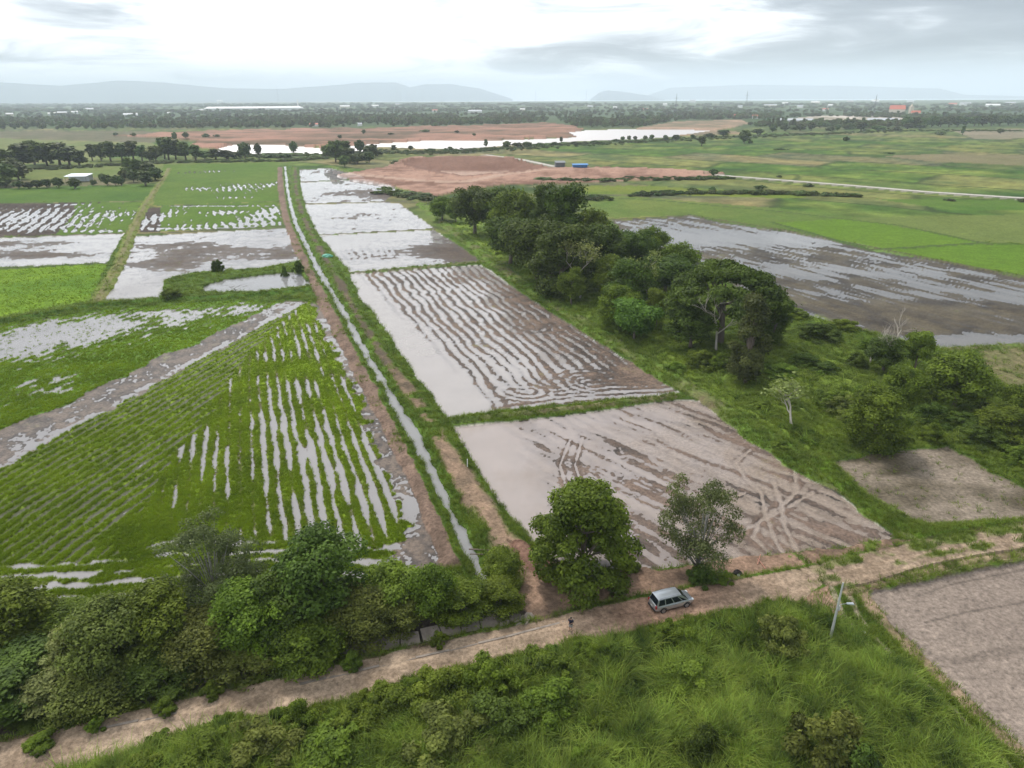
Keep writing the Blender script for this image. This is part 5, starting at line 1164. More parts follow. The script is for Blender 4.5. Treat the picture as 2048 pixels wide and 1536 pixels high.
def scatter(name, label, cat, P, S, ROT, PICK, meshes, mat):
    me = bpy.data.meshes.new(name); me.vertices.add(len(P)); me.vertices.foreach_set('co', np.ascontiguousarray(P, dtype=np.float32).ravel())
    a = me.attributes.new('rot', 'FLOAT_VECTOR', 'POINT'); a.data.foreach_set('vector', np.ascontiguousarray(ROT, dtype=np.float32).ravel())
    a = me.attributes.new('scl', 'FLOAT_VECTOR', 'POINT'); a.data.foreach_set('vector', np.ascontiguousarray(S, dtype=np.float32).ravel())
    a = me.attributes.new('pick', 'INT', 'POINT'); a.data.foreach_set('value', np.ascontiguousarray(PICK, dtype=np.int32))
    o = link(name, me); me.materials.append(mat)
    ng = bpy.data.node_groups.new(name, 'GeometryNodeTree'); ng.interface.new_socket('Geometry', in_out='INPUT', socket_type='NodeSocketGeometry'); ng.interface.new_socket('Geometry', in_out='OUTPUT', socket_type='NodeSocketGeometry')
    gi = ng.nodes.new('NodeGroupInput'); go = ng.nodes.new('NodeGroupOutput'); jn = ng.nodes.new('GeometryNodeJoinGeometry')
    for i, m_ in reversed(list(enumerate(meshes))):
        m_.materials.clear(); m_.materials.append(mat)
        src = bpy.data.objects.new(name + '_source', m_); oi = ng.nodes.new('GeometryNodeObjectInfo'); oi.inputs['Object'].default_value = src; oi.inputs['As Instance'].default_value = True
        ng.links.new(oi.outputs['Geometry'], jn.inputs[0])
    ip = ng.nodes.new('GeometryNodeInstanceOnPoints'); ip.inputs['Pick Instance'].default_value = True
    def at(nm, dt):
        n = ng.nodes.new('GeometryNodeInputNamedAttribute'); n.data_type = dt; n.inputs['Name'].default_value = nm; return n.outputs['Attribute']
    ng.links.new(gi.outputs[0], ip.inputs['Points']); ng.links.new(jn.outputs[0], ip.inputs['Instance'])
    ng.links.new(at('pick', 'INT'), ip.inputs['Instance Index']); ng.links.new(at('rot', 'FLOAT_VECTOR'), ip.inputs['Rotation']); ng.links.new(at('scl', 'FLOAT_VECTOR'), ip.inputs['Scale'])
    ng.links.new(ip.outputs[0], go.inputs[0])
    md = o.modifiers.new('scatter', 'NODES'); md.node_group = ng
    tag(o, label, cat, kind='stuff'); return o
def pick_points(key, n, power=1.0, extra=None):
    w = VEG[key].copy() if extra is None else VEG[key] * extra
    w = w[:-1, :-1].ravel() ** power; w = np.where((PY[:-1, :-1].ravel() > 1640), 0, w)
    q = rng.choice(w.size, n, p=w / w.sum()); r = q // (nc - 1); c = q % (nc - 1); u = rng.uniform(size=n); v = rng.uniform(size=n)
    def bl(A): return A[r, c] * (1 - u) * (1 - v) + A[r, c + 1] * u * (1 - v) + A[r + 1, c] * (1 - u) * v + A[r + 1, c + 1] * u * v
    return np.stack([bl(X), bl(Y), bl(Z)], -1), bl(SL)
def rots(n, tilt=0.15): return np.stack([rng.normal(size=n) * tilt, rng.normal(size=n) * tilt, rng.uniform(0, 6.283, n)], -1)
def scl(n, lo, hi, dist_=None, ref=90, cap=2.2):
    s_ = rng.uniform(lo, hi, n)
    if dist_ is not None: s_ = s_ * np.clip(dist_ / ref, 1.0, cap)
    return np.stack([s_, s_, s_ * rng.uniform(0.8, 1.2, n) / (1 if dist_ is None else np.clip(dist_ / ref, 1, cap) ** 0.6)], -1)
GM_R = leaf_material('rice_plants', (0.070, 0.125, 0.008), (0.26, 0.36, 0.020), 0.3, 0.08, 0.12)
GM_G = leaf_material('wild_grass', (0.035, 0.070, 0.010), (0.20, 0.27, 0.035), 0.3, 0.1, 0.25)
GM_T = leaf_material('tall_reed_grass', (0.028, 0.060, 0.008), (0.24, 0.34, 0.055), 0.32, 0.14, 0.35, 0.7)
n_ = 95000; P, D_ = pick_points('rice', n_)
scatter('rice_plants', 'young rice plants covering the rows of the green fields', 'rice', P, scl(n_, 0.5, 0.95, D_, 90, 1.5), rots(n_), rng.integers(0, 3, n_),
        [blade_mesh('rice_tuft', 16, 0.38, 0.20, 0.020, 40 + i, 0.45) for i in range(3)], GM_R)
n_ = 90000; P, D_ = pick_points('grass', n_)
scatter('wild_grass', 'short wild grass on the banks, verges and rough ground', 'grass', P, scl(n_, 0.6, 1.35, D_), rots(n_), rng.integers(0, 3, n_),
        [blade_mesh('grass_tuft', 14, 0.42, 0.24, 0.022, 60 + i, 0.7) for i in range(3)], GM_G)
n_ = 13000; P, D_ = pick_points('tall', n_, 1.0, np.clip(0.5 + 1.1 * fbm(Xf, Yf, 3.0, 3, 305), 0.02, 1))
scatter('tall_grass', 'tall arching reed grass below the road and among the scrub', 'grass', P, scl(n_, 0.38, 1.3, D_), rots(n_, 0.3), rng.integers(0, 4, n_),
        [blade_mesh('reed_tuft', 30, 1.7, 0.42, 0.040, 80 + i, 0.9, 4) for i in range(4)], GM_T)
# low leafy weeds mixed into the tall grass
def weed_mesh(seed):
    rs = np.random.default_rng(seed); n = 150; d = rs.normal(size=(n, 3)); d /= np.linalg.norm(d, axis=1, keepdims=True); d[:, 2] = abs(d[:, 2])
    Pp = d * np.array([0.55, 0.55, 0.65]) * rs.uniform(0.4, 1, (n, 1)); nn = d + rs.normal(size=(n, 3)) * 0.4 + np.array([0, 0, .5]); nn /= np.linalg.norm(nn, axis=1, keepdims=True)
    V, F = leaf_quads(Pp, nn, 0.14, rs); me = mesh_np('weed', V, F); fattr(me, 'v', np.repeat(rs.uniform(0, 1, n), 4)); return me
n_ = 9000; w_extra = (np.clip(0.35 + 1.2 * fbm(Xf, Yf, 7, 3, 303), 0, 1)) ** 1.5; P, D_ = pick_points('tall', n_, 1.0, w_extra)
scatter('weeds', 'leafy weeds mixed into the tall grass and scrub', 'weeds', P, scl(n_, 0.5, 1.3, D_), rots(n_), rng.integers(0, 3, n_), [weed_mesh(90 + i) for i in range(3)], LM['mid'])
# thicket of shrubs below the road, right of it thinning out into tall grass
thk = inpoly([(-210, 1700), (-210, 1690), (200, 1560), (400, 1490), (600, 1440), (800, 1400), (1000, 1352), (1130, 1320), (1180, 1400), (1120, 1500), (1080, 1700)], 1.5)
VEG['thick'] = (thk * 1.0 + (VEG['tall'] > 0.5) * 0.11 * (PY > 1200)).astype(np.float32)
n_ = 330; P, D_ = pick_points('thick', n_); P[:, 2] -= 0.3
scatter('shrub_thicket', 'tangled mass of green shrubs between the road and the bottom edge', 'thicket', P, scl(n_, 0.28, 0.75), rots(n_, 0.08), rng.integers(0, 4, n_), [PROTO['bush'][0][0].copy(), PROTO['bush'][1][0].copy(), PROTO['bush_light'][0][0].copy(), PROTO['bush_light'][1][0].copy()], LM['mid'])
# rows of low vegetation on the river hedge and the far woods as one mass each
def wood_points(n, polys, seed, hfrac):
    rs = np.random.default_rng(seed); out = []
    tot = 0
    for poly_, share in polys:
        P2 = XY(poly_); lo = P2.min(0); hi = P2.max(0); need = int(n * share); got = []
        while len(got) < need:
            q = rs.uniform(lo, hi, (need * 3, 2)); k = np.zeros(len(q), bool)
            for i in range(len(P2)):
                (x1, y1), (x2, y2) = P2[i], P2[(i + 1) % len(P2)]
                if y1 == y2: continue
                k ^= ((y1 > q[:, 1]) != (y2 > q[:, 1])) & (q[:, 0] < (x2 - x1) * (q[:, 1] - y1) / (y2 - y1) + x1)
            nz = fbm(q[:, 0].astype(np.float32), q[:, 1].astype(np.float32), 260, 3, 9); k &= rs.uniform(-0.75, 0.5, len(q)) < nz + 0.25
            got += q[k].tolist()
        out += got[:need]
    return np.array(out)
far_meshes = [PROTO['far_tree'][i][0].copy() for i in range(3)] + [PROTO['far_tall'][0][0].copy()]
W1 = [([(-210, 262), (0, 262), (230, 259), (430, 258), (430, 238), (-210, 240)], 0.14), ([(430, 258), (700, 256), (1000, 250), (1090, 245), (1100, 232), (430, 238)], 0.17),
      ([(1150, 256), (1270, 257), (1350, 243), (1500, 239), (1560, 238), (1560, 228), (1100, 232)], 0.10), ([(1500, 262), (1620, 262), (1820, 256), (1820, 250), (1560, 250), (1500, 252)], 0.04),
      ([(1560, 236), (1820, 230), (2260, 236), (2260, 250), (1830, 250), (1830, 240), (1600, 232)], 0.07), ([(-210, 240), (430, 238), (1100, 232), (2260, 232), (2260, 218), (-210, 222)], 0.22), ([(-210, 222), (2260, 218), (2260, 208), (-210, 210)], 0.26)]
Q = wood_points(12000, W1, 5, 1); n_ = len(Q); dd = np.hypot(Q[:, 0], Q[:, 1])
P = np.stack([Q[:, 0], Q[:, 1], np.full(n_, 0.2)], -1); s_ = rng.uniform(0.6, 1.2, n_) * np.clip(dd / 2600, 1.0, 2.4)
keep = (np.hypot(Q[:, 0], Q[:, 1]) > 900) & (fbm(Q[:, 0].astype(np.float32), (Q[:, 1] * 2).astype(np.float32), 420, 4, 19) > -0.28); P = P[keep]; s_ = s_[keep]; dd = dd[keep]; n_ = len(P)
scatter('distant_woodland', 'distant woodland spreading over the plain to the horizon', 'woodland', P, np.stack([s_ * np.clip(dd / 1500, 1, 3), s_ * 1.3, s_ / np.clip(dd / 2600, 1.0, 1.6)], -1), rots(n_, 0.03), rng.integers(0, 4, n_), far_meshes, leaf_material('woodland_leaves', (0.032, 0.062, 0.022), (0.13, 0.175, 0.055), 0.15, 0.4, 0.006))
# riverside hedge
hp = []
for pts, n0, wd in (([(430, 312), (600, 314), (760, 306), (900, 305), (1010, 299), (1130, 291), (1300, 283), (1450, 276), (1600, 269)], 900, 14), ([(-210, 346), (100, 339), (300, 327), (560, 323), (640, 318)], 420, 4), ([(1600, 270), (1800, 262), (2048, 262)], 260, 12), ([(1080, 364), (1240, 362), (1330, 360), (1400, 359), (1450, 358)], 160, 2.5), ([(1270, 392), (1400, 387), (1560, 388), (1720, 395)], 160, 2.5), ([(1140, 398), (1200, 400)], 20, 3), ([(760, 384), (830, 398), (880, 402)], 60, 3)):
    A = XY(pts)
    for i in range(n0):
        j = rng.integers(0, len(A) - 1); t = rng.uniform(); q = A[j] * (1 - t) + A[j + 1] * t + rng.normal(size=2) * wd; hp.append((q[0], q[1], 0.4))
n_ = len(hp); s_ = rng.uniform(0.4, 1.0, n_)
scatter('hedge_undergrowth', 'low hedges and undergrowth along field edges and the river', 'undergrowth', np.array(hp), np.stack([s_ * 1.3, s_ * 1.3, s_ * 0.7], -1), rots(n_, 0.05), rng.integers(0, 2, n_), [PROTO['far_bush'][i][0].copy() for i in range(2)], LM['far'])

# ------------------------------------------------------------------ hills
def hills(name, prof, dist_, depth, label, hazed_col):
    V = []; F = []; k = 7
    n_ = len(prof)
    pr = []
    for i in range(n_ - 1):
        for t in np.linspace(0, 1, 9)[:-1]: pr.append((prof[i][0] * (1 - t) + prof[i + 1][0] * t, prof[i][1] * (1 - t) + prof[i + 1][1] * t))
    pr.append(prof[-1])
    rs = np.random.default_rng(int(dist_)); jit = np.convolve(rs.normal(size=len(pr) + 6), np.ones(7) / 7, 'same')[3:-3] * 1.6
    for i, (px, py) in enumerate(pr):
        d = ray(px, py + jit[i] * 0.6); d = d / math.hypot(d[0], d[1]); zt = max(2.0, CAM_H + d[2] * dist_)
        for j in range(k):
            t = j / (k - 1); dd_ = dist_ - depth * (1 - t) * (1 + 0.15 * math.sin(i * 0.9)); z = zt * (t ** 1.3) * (1 + 0.10 * math.sin(i * 1.3 + j * 2.1) * (0 < j < k - 1)) - (0 if j else 2)
            V.append((d[0] * dd_, d[1] * dd_, z))
    m0 = len(pr)
    for i in range(m0 - 1):
        for j in range(k - 1): F.append((i * k + j, (i + 1) * k + j, (i + 1) * k + j + 1, i * k + j + 1))
    for i in range(m0):                         # back slope
        d = Vector(V[i * k + k - 1]); V.append((d.x * 1.12, d.y * 1.12, -2))
    for i in range(m0 - 1): F.append((i * k + k - 1, (i + 1) * k + k - 1, m0 * k + i + 1, m0 * k + i))
    me = mesh_np(name, np.array(V), np.array(F), True); cattr(me, 'col', np.tile(np.array(hazed_col, np.float32), (len(V), 1))); fattr(me, 'wet', np.zeros(len(V)))
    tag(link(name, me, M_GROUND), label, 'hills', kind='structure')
hills('hills', [(-300, 172), (0, 165), (120, 171), (235, 161), (330, 165), (450, 177), (560, 178), (650, 172), (720, 165), (790, 165), (820, 175), (850, 168), (900, 168), (960, 177), (1000, 190), (1025, 198)], 17500, 2500, 'long blue hazy range of hills on the left horizon', (0.11, 0.16, 0.20))  # hill colours are blued and lightened, distance haze painted in besides the haze volume
hills('hills', [(1180, 199), (1200, 184), (1215, 181), (1250, 184), (1290, 190), (1330, 199)], 16500, 1800, 'small hazy blue hill alone in the middle of the horizon', (0.11, 0.16, 0.20))
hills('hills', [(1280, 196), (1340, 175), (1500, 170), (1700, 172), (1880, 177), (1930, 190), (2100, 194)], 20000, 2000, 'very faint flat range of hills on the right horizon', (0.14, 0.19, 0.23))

# ------------------------------------------------------------------ buildings far off
def house(bx, by, wpx, hpx, wall_c, roof_c, label, cat='house', name='house', long_=1.6, rz=0.0, group=None, gable=True, windows=True):
    g = G(bx, by); dpt = math.hypot(g.x, g.y); s_ = dpt / FPX; w_ = wpx * s_; h_ = max(6.0, hpx * s_ * 1.5); dp = w_ / long_
    root = bpy.data.objects.new(name, None); col.objects.link(root); root.location = (g.x, g.y, 0.2); root.rotation_euler = (0, 0, math.atan2(-g.x, g.y) + rz)
    wh = h_ * 0.62
    w = MB(); w.box((0, 0, wh / 2), (w_, dp, wh)).build('wall', wall_c, root)
    rf = MB(); e = 0.35
    if gable:
        x, y = w_ / 2 + e, dp / 2 + e
        rf.add([(-x, -y, wh), (x, -y, wh), (x, y, wh), (-x, y, wh), (-x * 0.92, 0, h_), (x * 0.92, 0, h_)], [(0, 1, 5, 4), (2, 3, 4, 5), (1, 2, 5), (3, 0, 4), (3, 2, 1, 0)])
    else: rf.box((0, 0, wh + 0.2), (w_ + 1, dp + 1, 0.4))
    rf.build('roof', roof_c, root)
    if windows:
        for q in range(max(2, int(wpx / 4))):
            x = -w_ / 2 + w_ * (q + 0.5) / max(2, int(wpx / 4)); MB().box((x, -dp / 2 - 0.02, wh * 0.55), (w_ * 0.09, 0.1, wh * 0.35)).build('window', M_GLASS, root)
    tag(root, label, cat, group); return root
M_WHITE = plain('white_wall', (0.74, 0.73, 0.70), 0.8, amt=0.06); M_REDROOF = plain('red_roof', (0.45, 0.13, 0.08), 0.7); M_GREYROOF = plain('grey_roof', (0.42, 0.43, 0.45), 0.6); M_GLASS = plain('dark_glass', (0.03, 0.04, 0.05), 0.15)
M_BLUEROOF = plain('blue_sheet', (0.05, 0.22, 0.5), 0.5); M_CREAM = plain('cream_wall', (0.62, 0.55, 0.44), 0.8); M_METAL = plain('galvanised_sheet', (0.62, 0.66, 0.70), 0.35, 0.6, amt=0.08)
HG = 'small houses scattered in the distant woodland'
hs = [(105, 231, 12, 3), (125, 229, 14, 3), (150, 228, 10, 3), (262, 234, 22, 4), (60, 244, 12, 3), (628, 253, 16, 3), (750, 215, 14, 3), (795, 213, 8, 4), (870, 224, 10, 3), (950, 225, 26, 3), (1045, 222, 10, 3), (1180, 214, 10, 2), (1230, 218, 8, 3), (1385, 205, 10, 3), (1330, 212, 8, 3), (1475, 236, 14, 4), (1510, 237, 10, 4), (1540, 214, 22, 3), (1570, 210, 10, 3), (1480, 216, 8, 3), (1630, 208, 14, 3), (1660, 214, 8, 3), (1600, 216, 10, 3), (1700, 206, 10, 3), (1750, 205, 12, 3), (1820, 206, 10, 3), (1905, 212, 12, 3), (1930, 211, 16, 3), (1985, 214, 20, 3), (2020, 210, 14, 3), (690, 216, 18, 3), (230, 205, 12, 4), (440, 206, 10, 3), (720, 252, 8, 3), (1290, 222, 10, 3), (1650, 222, 10, 3), (400, 224, 12, 3), (340, 230, 8, 3), (20, 232, 10, 3), (180, 222, 12, 3)]
hs.sort()
for i, (bx, by, w_, h_) in enumerate(hs):
    rr = i % 5 in (1,) or (bx, by) in ((1475, 236), (1510, 237)); 
    wd = ORD[i] if i < 30 else 'thirty-' + ORD[i - 30]
    house(bx, by, w_, h_, M_WHITE if i % 3 else M_CREAM, M_REDROOF if rr else M_GREYROOF if i % 2 else M_WHITE, '%s far house with %s roof, %s from the left' % ('small' if w_ < 14 else 'wide', 'red' if rr else 'grey' if i % 2 else 'white', wd), group=HG, windows=False)
house(510, 222, 165, 5, M_WHITE, M_WHITE, 'very long low white warehouse in the woods at left', 'warehouse', 'warehouse', 8, windows=False)
house(1792, 232, 24, 11, M_CREAM, M_REDROOF, 'temple hall with red roof in the far woods at right', 'temple', 'temple', 1.6, windows=False)
house(1830, 233, 14, 6, M_CREAM, M_REDROOF, 'low red roofed building right of the temple tower', 'building', 'building', 1.6, windows=False)
house(1590, 246, 60, 5, M_GREYROOF, M_GREYROOF, 'long grey shed roof at the sandy yard right of the river', 'shed', 'shed', 3, windows=False)
house(1765, 246, 50, 5, M_GREYROOF, M_GREYROOF, 'long grey shed roof below the temple', 'shed', 'shed', 3, windows=False)
g = G(1820, 232); MB().box((0, 0, 12), (9, 9, 24)).box((0, 0, 27), (6, 6, 7), 0, 0.2).build('temple_tower', M_CREAM, None, (g.x, g.y, 0)); tag(bpy.data.objects['temple_tower'], 'pale temple tower with pointed top beside the red roofs', 'tower')
g = G(597, 221); tw = MB(); tw.tube([(0, 0, 0), (0, 0, 48)], [3.2, 2.2], 10); o = tw.build('water_tower', M_WHITE, None, (g.x, g.y, 0)); tag(o, 'tall white tower at the right end of the long warehouse', 'tower')
M_DARKSTEEL = plain('dark_steel', (0.16, 0.17, 0.18), 0.6)
for i, (bx, by, hh, lab) in enumerate([(558, 212, 34, 'thin radio mast left of the long hill saddle'), (1071, 212, 26, 'thin mast in the middle of the horizon'), (1172, 208, 24, 'thin mast left of the lone hill'), (1350, 236, 42, 'tall lattice pylon above the right end of the river'), (1745, 240, 40, 'tall lattice pylon left of the temple'), (1490, 230, 40, 'lattice pylon above the red roofed houses')]):
    g = G(bx, by); dpt = math.hypot(g.x, g.y); h_ = hh * dpt / FPX; mm = MB(); q = h_ * 0.05
    for sx, sy in ((-1, -1), (1, -1), (1, 1), (-1, 1)): mm.tube([(sx * q, sy * q, 0), (0, 0, h_)], [0.22, 0.12], 4)
    for z_ in (0.3, 0.55, 0.8): mm.box((0, 0, h_ * z_), (q * 2 * (1 - z_) + (q * 3 if z_ > .7 else 0), 0.3, 0.3))
    tag(mm.build('lattice_mast', M_DARKSTEEL, None, (g.x, g.y, 0)), lab, 'mast')
# farm shed, hut, blue shelter
def shed(bx, by, w_, d_, h_, wallm, roofm, label, name='farm_shed', rz=0.1, posts=True):
    g = G(bx, by); root = bpy.data.objects.new(name, None); col.objects.link(root); root.location = (g.x, g.y, sample_H(bx, by)); root.rotation_euler = (0, 0, rz)
    MB().box((0, d_ * 0.22, h_ * 0.42), (w_ * 0.92, d_ * 0.5, h_ * 0.84)).build('wall', wallm, root)
    MB().add([(-w_ / 2, -d_ / 2, h_ * 0.8), (w_ / 2, -d_ / 2, h_ * 0.8), (w_ / 2, d_ / 2, h_), (-w_ / 2, d_ / 2, h_), (-w_ / 2, -d_ / 2, h_ * 0.8 + .12), (w_ / 2, -d_ / 2, h_ * 0.8 + .12), (w_ / 2, d_ / 2, h_ + .12), (-w_ / 2, d_ / 2, h_ + .12)], [(3, 2, 1, 0), (4, 5, 6, 7), (0, 1, 5, 4), (1, 2, 6, 5), (2, 3, 7, 6), (3, 0, 4, 7)]).build('roof', roofm, root)
    for x in (-w_ * 0.45, 0, w_ * 0.45): MB().box((x, -d_ * 0.45, h_ * 0.4), (0.14, 0.14, h_ * 0.8)).build('post', M_GREYBARK, root)
    tag(root, label, 'shed'); return root
shed(160, 363, 14, 11, 4.4, M_METAL, M_METAL, 'small farm shed with pale sheet metal roof among low trees')
shed(1120, 336, 8, 7, 4.5, M_DARKSTEEL, M_DARKSTEEL, 'small dark hut at the end of the short pale road', 'hut')
shed(1160, 338, 12, 5, 2.6, M_BLUEROOF, M_BLUEROOF, 'low shelter with blue sheet roof beside the dark hut', 'shelter')
# ------------------------------------------------------------------ the car
M_SILVER = plain('silver_paint', (0.50, 0.53, 0.56), 0.28, 0.75, amt=0.03, coat=0.6); M_CARGLASS = plain('tinted_glass', (0.008, 0.012, 0.015), 0.12, spec=0.25)
M_TYRE = plain('tyre_rubber', (0.022, 0.022, 0.024), 0.85); M_RIM = plain('alloy', (0.35, 0.36, 0.38), 0.35, 0.8); M_REDL = plain('red_lens', (0.35, 0.02, 0.02), 0.2); M_CLEARL = plain('clear_lens', (0.75, 0.78, 0.8), 0.12); M_BLACKP = plain('black_plastic', (0.03, 0.03, 0.033), 0.6); M_PLATE = plain('number_plate', (0.75, 0.75, 0.72), 0.5)
def prism(mb, quad, nrm, th):
    q = [Vector(p) for p in quad]; n_ = Vector(nrm).normalized() * th; k = len(q)
    return mb.add([tuple(p) for p in q] + [tuple(p + n_) for p in q], [tuple(range(k))[::-1], tuple(range(k, 2 * k))] + [(i, (i + 1) % k, k + (i + 1) % k, k + i) for i in range(k)])
pr_, pf_ = G(1321, 1233), G(1376, 1219); dcar = (pf_ - pr_).normalized(); mid = (pr_ + pf_) / 2; left = Vector((-dcar.y, dcar.x, 0))
car = bpy.data.objects.new('parked_car', None); col.objects.link(car); car.location = (mid.x + left.x * 0.8, mid.y + left.y * 0.8, 0.38); car.rotation_euler = (0, 0, math.atan2(dcar.y, dcar.x))
tag(car, 'silver people carrier parked on the dirt road', 'car')
st = [(-2.30, .70, .50, .88), (-2.24, .80, .34, .98), (-2.0, .87, .28, 1.00), (-1.3, .89, .26, 1.0), (-.4, .90, .25, .99), (.5, .90, .25, .98), (1.1, .89, .26, .98), (1.5, .87, .27, .96), (1.85, .84, .28, .92), (2.12, .78, .32, .84), (2.28, .66, .40, .70)]
v = []; f = []
for x, w_, zb, zt in st:
    pr = [(w_ * .80, zb), (w_ * .97, zb + .10), (w_, zb + (zt - zb) * .45), (w_ * .985, zt - .14), (w_ * .93, zt - .03), (w_ * .72, zt + .015), (w_ * .3, zt + .035)]
    ring_ = [(x, y, z) for y, z in pr] + [(x, -y, z) for y, z in pr[::-1]]; v += ring_
k = 14
for i in range(len(st) - 1):
    for j in range(k): f.append((i * k + j, i * k + (j + 1) % k, (i + 1) * k + (j + 1) % k, (i + 1) * k + j))
f += [tuple(range(k))[::-1], tuple((len(st) - 1) * k + j for j in range(k))]
body = MB().add(v, f).build('body', M_SILVER, car, smooth=True)
zb, zt = .97, 1.68
bz = lambda t: zb + (zt - zb) * t
def cabp(u, t, side):
    xb = -2.20 + 3.78 * u; xt = -1.92 + 2.60 * u; x = xb * (1 - t) + xt * t; y = (.85 * (1 - t) + .66 * t) * side; return Vector((x, y, bz(t)))
MB().add([tuple(cabp(0, 0, -1)), tuple(cabp(1, 0, -1)), tuple(cabp(1, 0, 1)), tuple(cabp(0, 0, 1)), tuple(cabp(0, 1, -1)), tuple(cabp(1, 1, -1)), tuple(cabp(1, 1, 1)), tuple(cabp(0, 1, 1))], [(0, 1, 5, 4), (1, 2, 6, 5), (2, 3, 7, 6), (3, 0, 4, 7), (4, 5, 6, 7)]).build('cabin_frame', M_SILVER, car)
rf = MB(); vv_ = []
for iy in range(7):
    for ix in range(9):
        u = ix / 8; w2 = iy / 6 * 2 - 1; vv_.append((-1.99 + 2.72 * u, w2 * (.69 - .03 * (u > .95)), 1.69 + .075 * (1 - w2 * w2) * (1 - (2 * u - 1) ** 4 * .6)))
ff_ = [(iy * 9 + ix, iy * 9 + ix + 1, (iy + 1) * 9 + ix + 1, (iy + 1) * 9 + ix) for iy in range(6) for ix in range(8)]
rf.add(vv_, ff_).build('roof', M_SILVER, car, smooth=True)
def win(name, pts, nrm): prism(MB(), pts, nrm, .012).build(name, M_CARGLASS, car)
for side in (-1, 1):
    o_ = Vector((0, side, .28))
    for a_, b_ in ((.05, .26), (.29, .53), (.56, .80)):
        q = [cabp(a_, .10, side), cabp(b_, .10, side), cabp(b_ - (0 if b_ < .7 else .0), .90, side), cabp(a_, .90, side)]
        if side == 1: q = q[::-1]
        win('side_window', q, o_)
    q = [cabp(.83, .10, side), cabp(.955, .10, side), cabp(.86, .82, side), cabp(.83, .88, side)]
    win('quarter_window', q if side == -1 else q[::-1], o_)
win('windscreen', [cabp(1, .06, -1) + Vector((0, .07, 0)), cabp(1, .06, 1) - Vector((0, .07, 0)), cabp(1, .95, 1) - Vector((0, .06, 0)), cabp(1, .95, -1) + Vector((0, .06, 0))], (.6, 0, .8))
win('rear_window', [cabp(0, .12, 1) - Vector((0, .08, 0)), cabp(0, .12, -1) + Vector((0, .08, 0)), cabp(0, .93, -1) + Vector((0, .07, 0)), cabp(0, .93, 1) - Vector((0, .07, 0))], (-.9, 0, .35))
for x in (-1.38, 1.38):
    for side in (-1, 1):
        def disc(r_, y0, y1, n=20):
            mb = MB(); vs = [(x + r_ * math.cos(2 * math.pi * i / n), yy, .33 + r_ * math.sin(2 * math.pi * i / n)) for yy in (y0, y1) for i in range(n)]
            fs = [(i, (i + 1) % n, n + (i + 1) % n, n + i) for i in range(n)] + [tuple(range(n))[::-1], tuple(range(n, 2 * n))]; return mb.add(vs, fs)
        wh = disc(.33, side * .70, side * .905); wo_ = wh.build('wheel', M_TYRE, car)
        disc(.21, side * .90, side * .915).build('rim', M_RIM, wo_)
        ar = MB(); n = 12; vs = []
        for rr_ in (.36, .43):
            for i in range(n + 1): a_ = math.pi * i / n; vs += [(x + rr_ * math.cos(a_), side * .903, .33 + rr_ * math.sin(a_))]
        ar.add(vs, [(i, i + 1, n + 2 + i, n + 1 + i) for i in range(n)]).build('wheel_arch', M_BLACKP, car)
    # lights
for side in (-1, 1):
    MB().box((2.13, side * .62, .76), (.22, .30, .13)).build('headlight', M_CLEARL, car)
    MB().box((-2.22, side * .74, .86), (.14, .16, .34)).build('tail_light', M_REDL, car)
    MB().box((.92, side * .98, 1.02), (.16, .2, .13)).build('wing_mirror', M_SILVER, car)
    for x in (.05, -.85): MB().box((x, side * .905, .82), (.2, .03, .04)).build('door_handle', M_RIM, car)
    MB().tube([(-1.8, side * .6, 1.76), (-.6, side * .62, 1.80), (.5, side * .6, 1.77)], [.02, .025, .02], 5).build('roof_rail', M_RIM, car)
MB().box((-2.30, 0, .40), (.08, 1.45, .2)).build('rear_bumper', M_BLACKP, car); MB().box((2.26, 0, .42), (.10, 1.2, .2)).build('front_bumper', M_BLACKP, car)
MB().box((-2.335, 0, .66), (.02, .36, .12)).build('number_plate', M_PLATE, car)

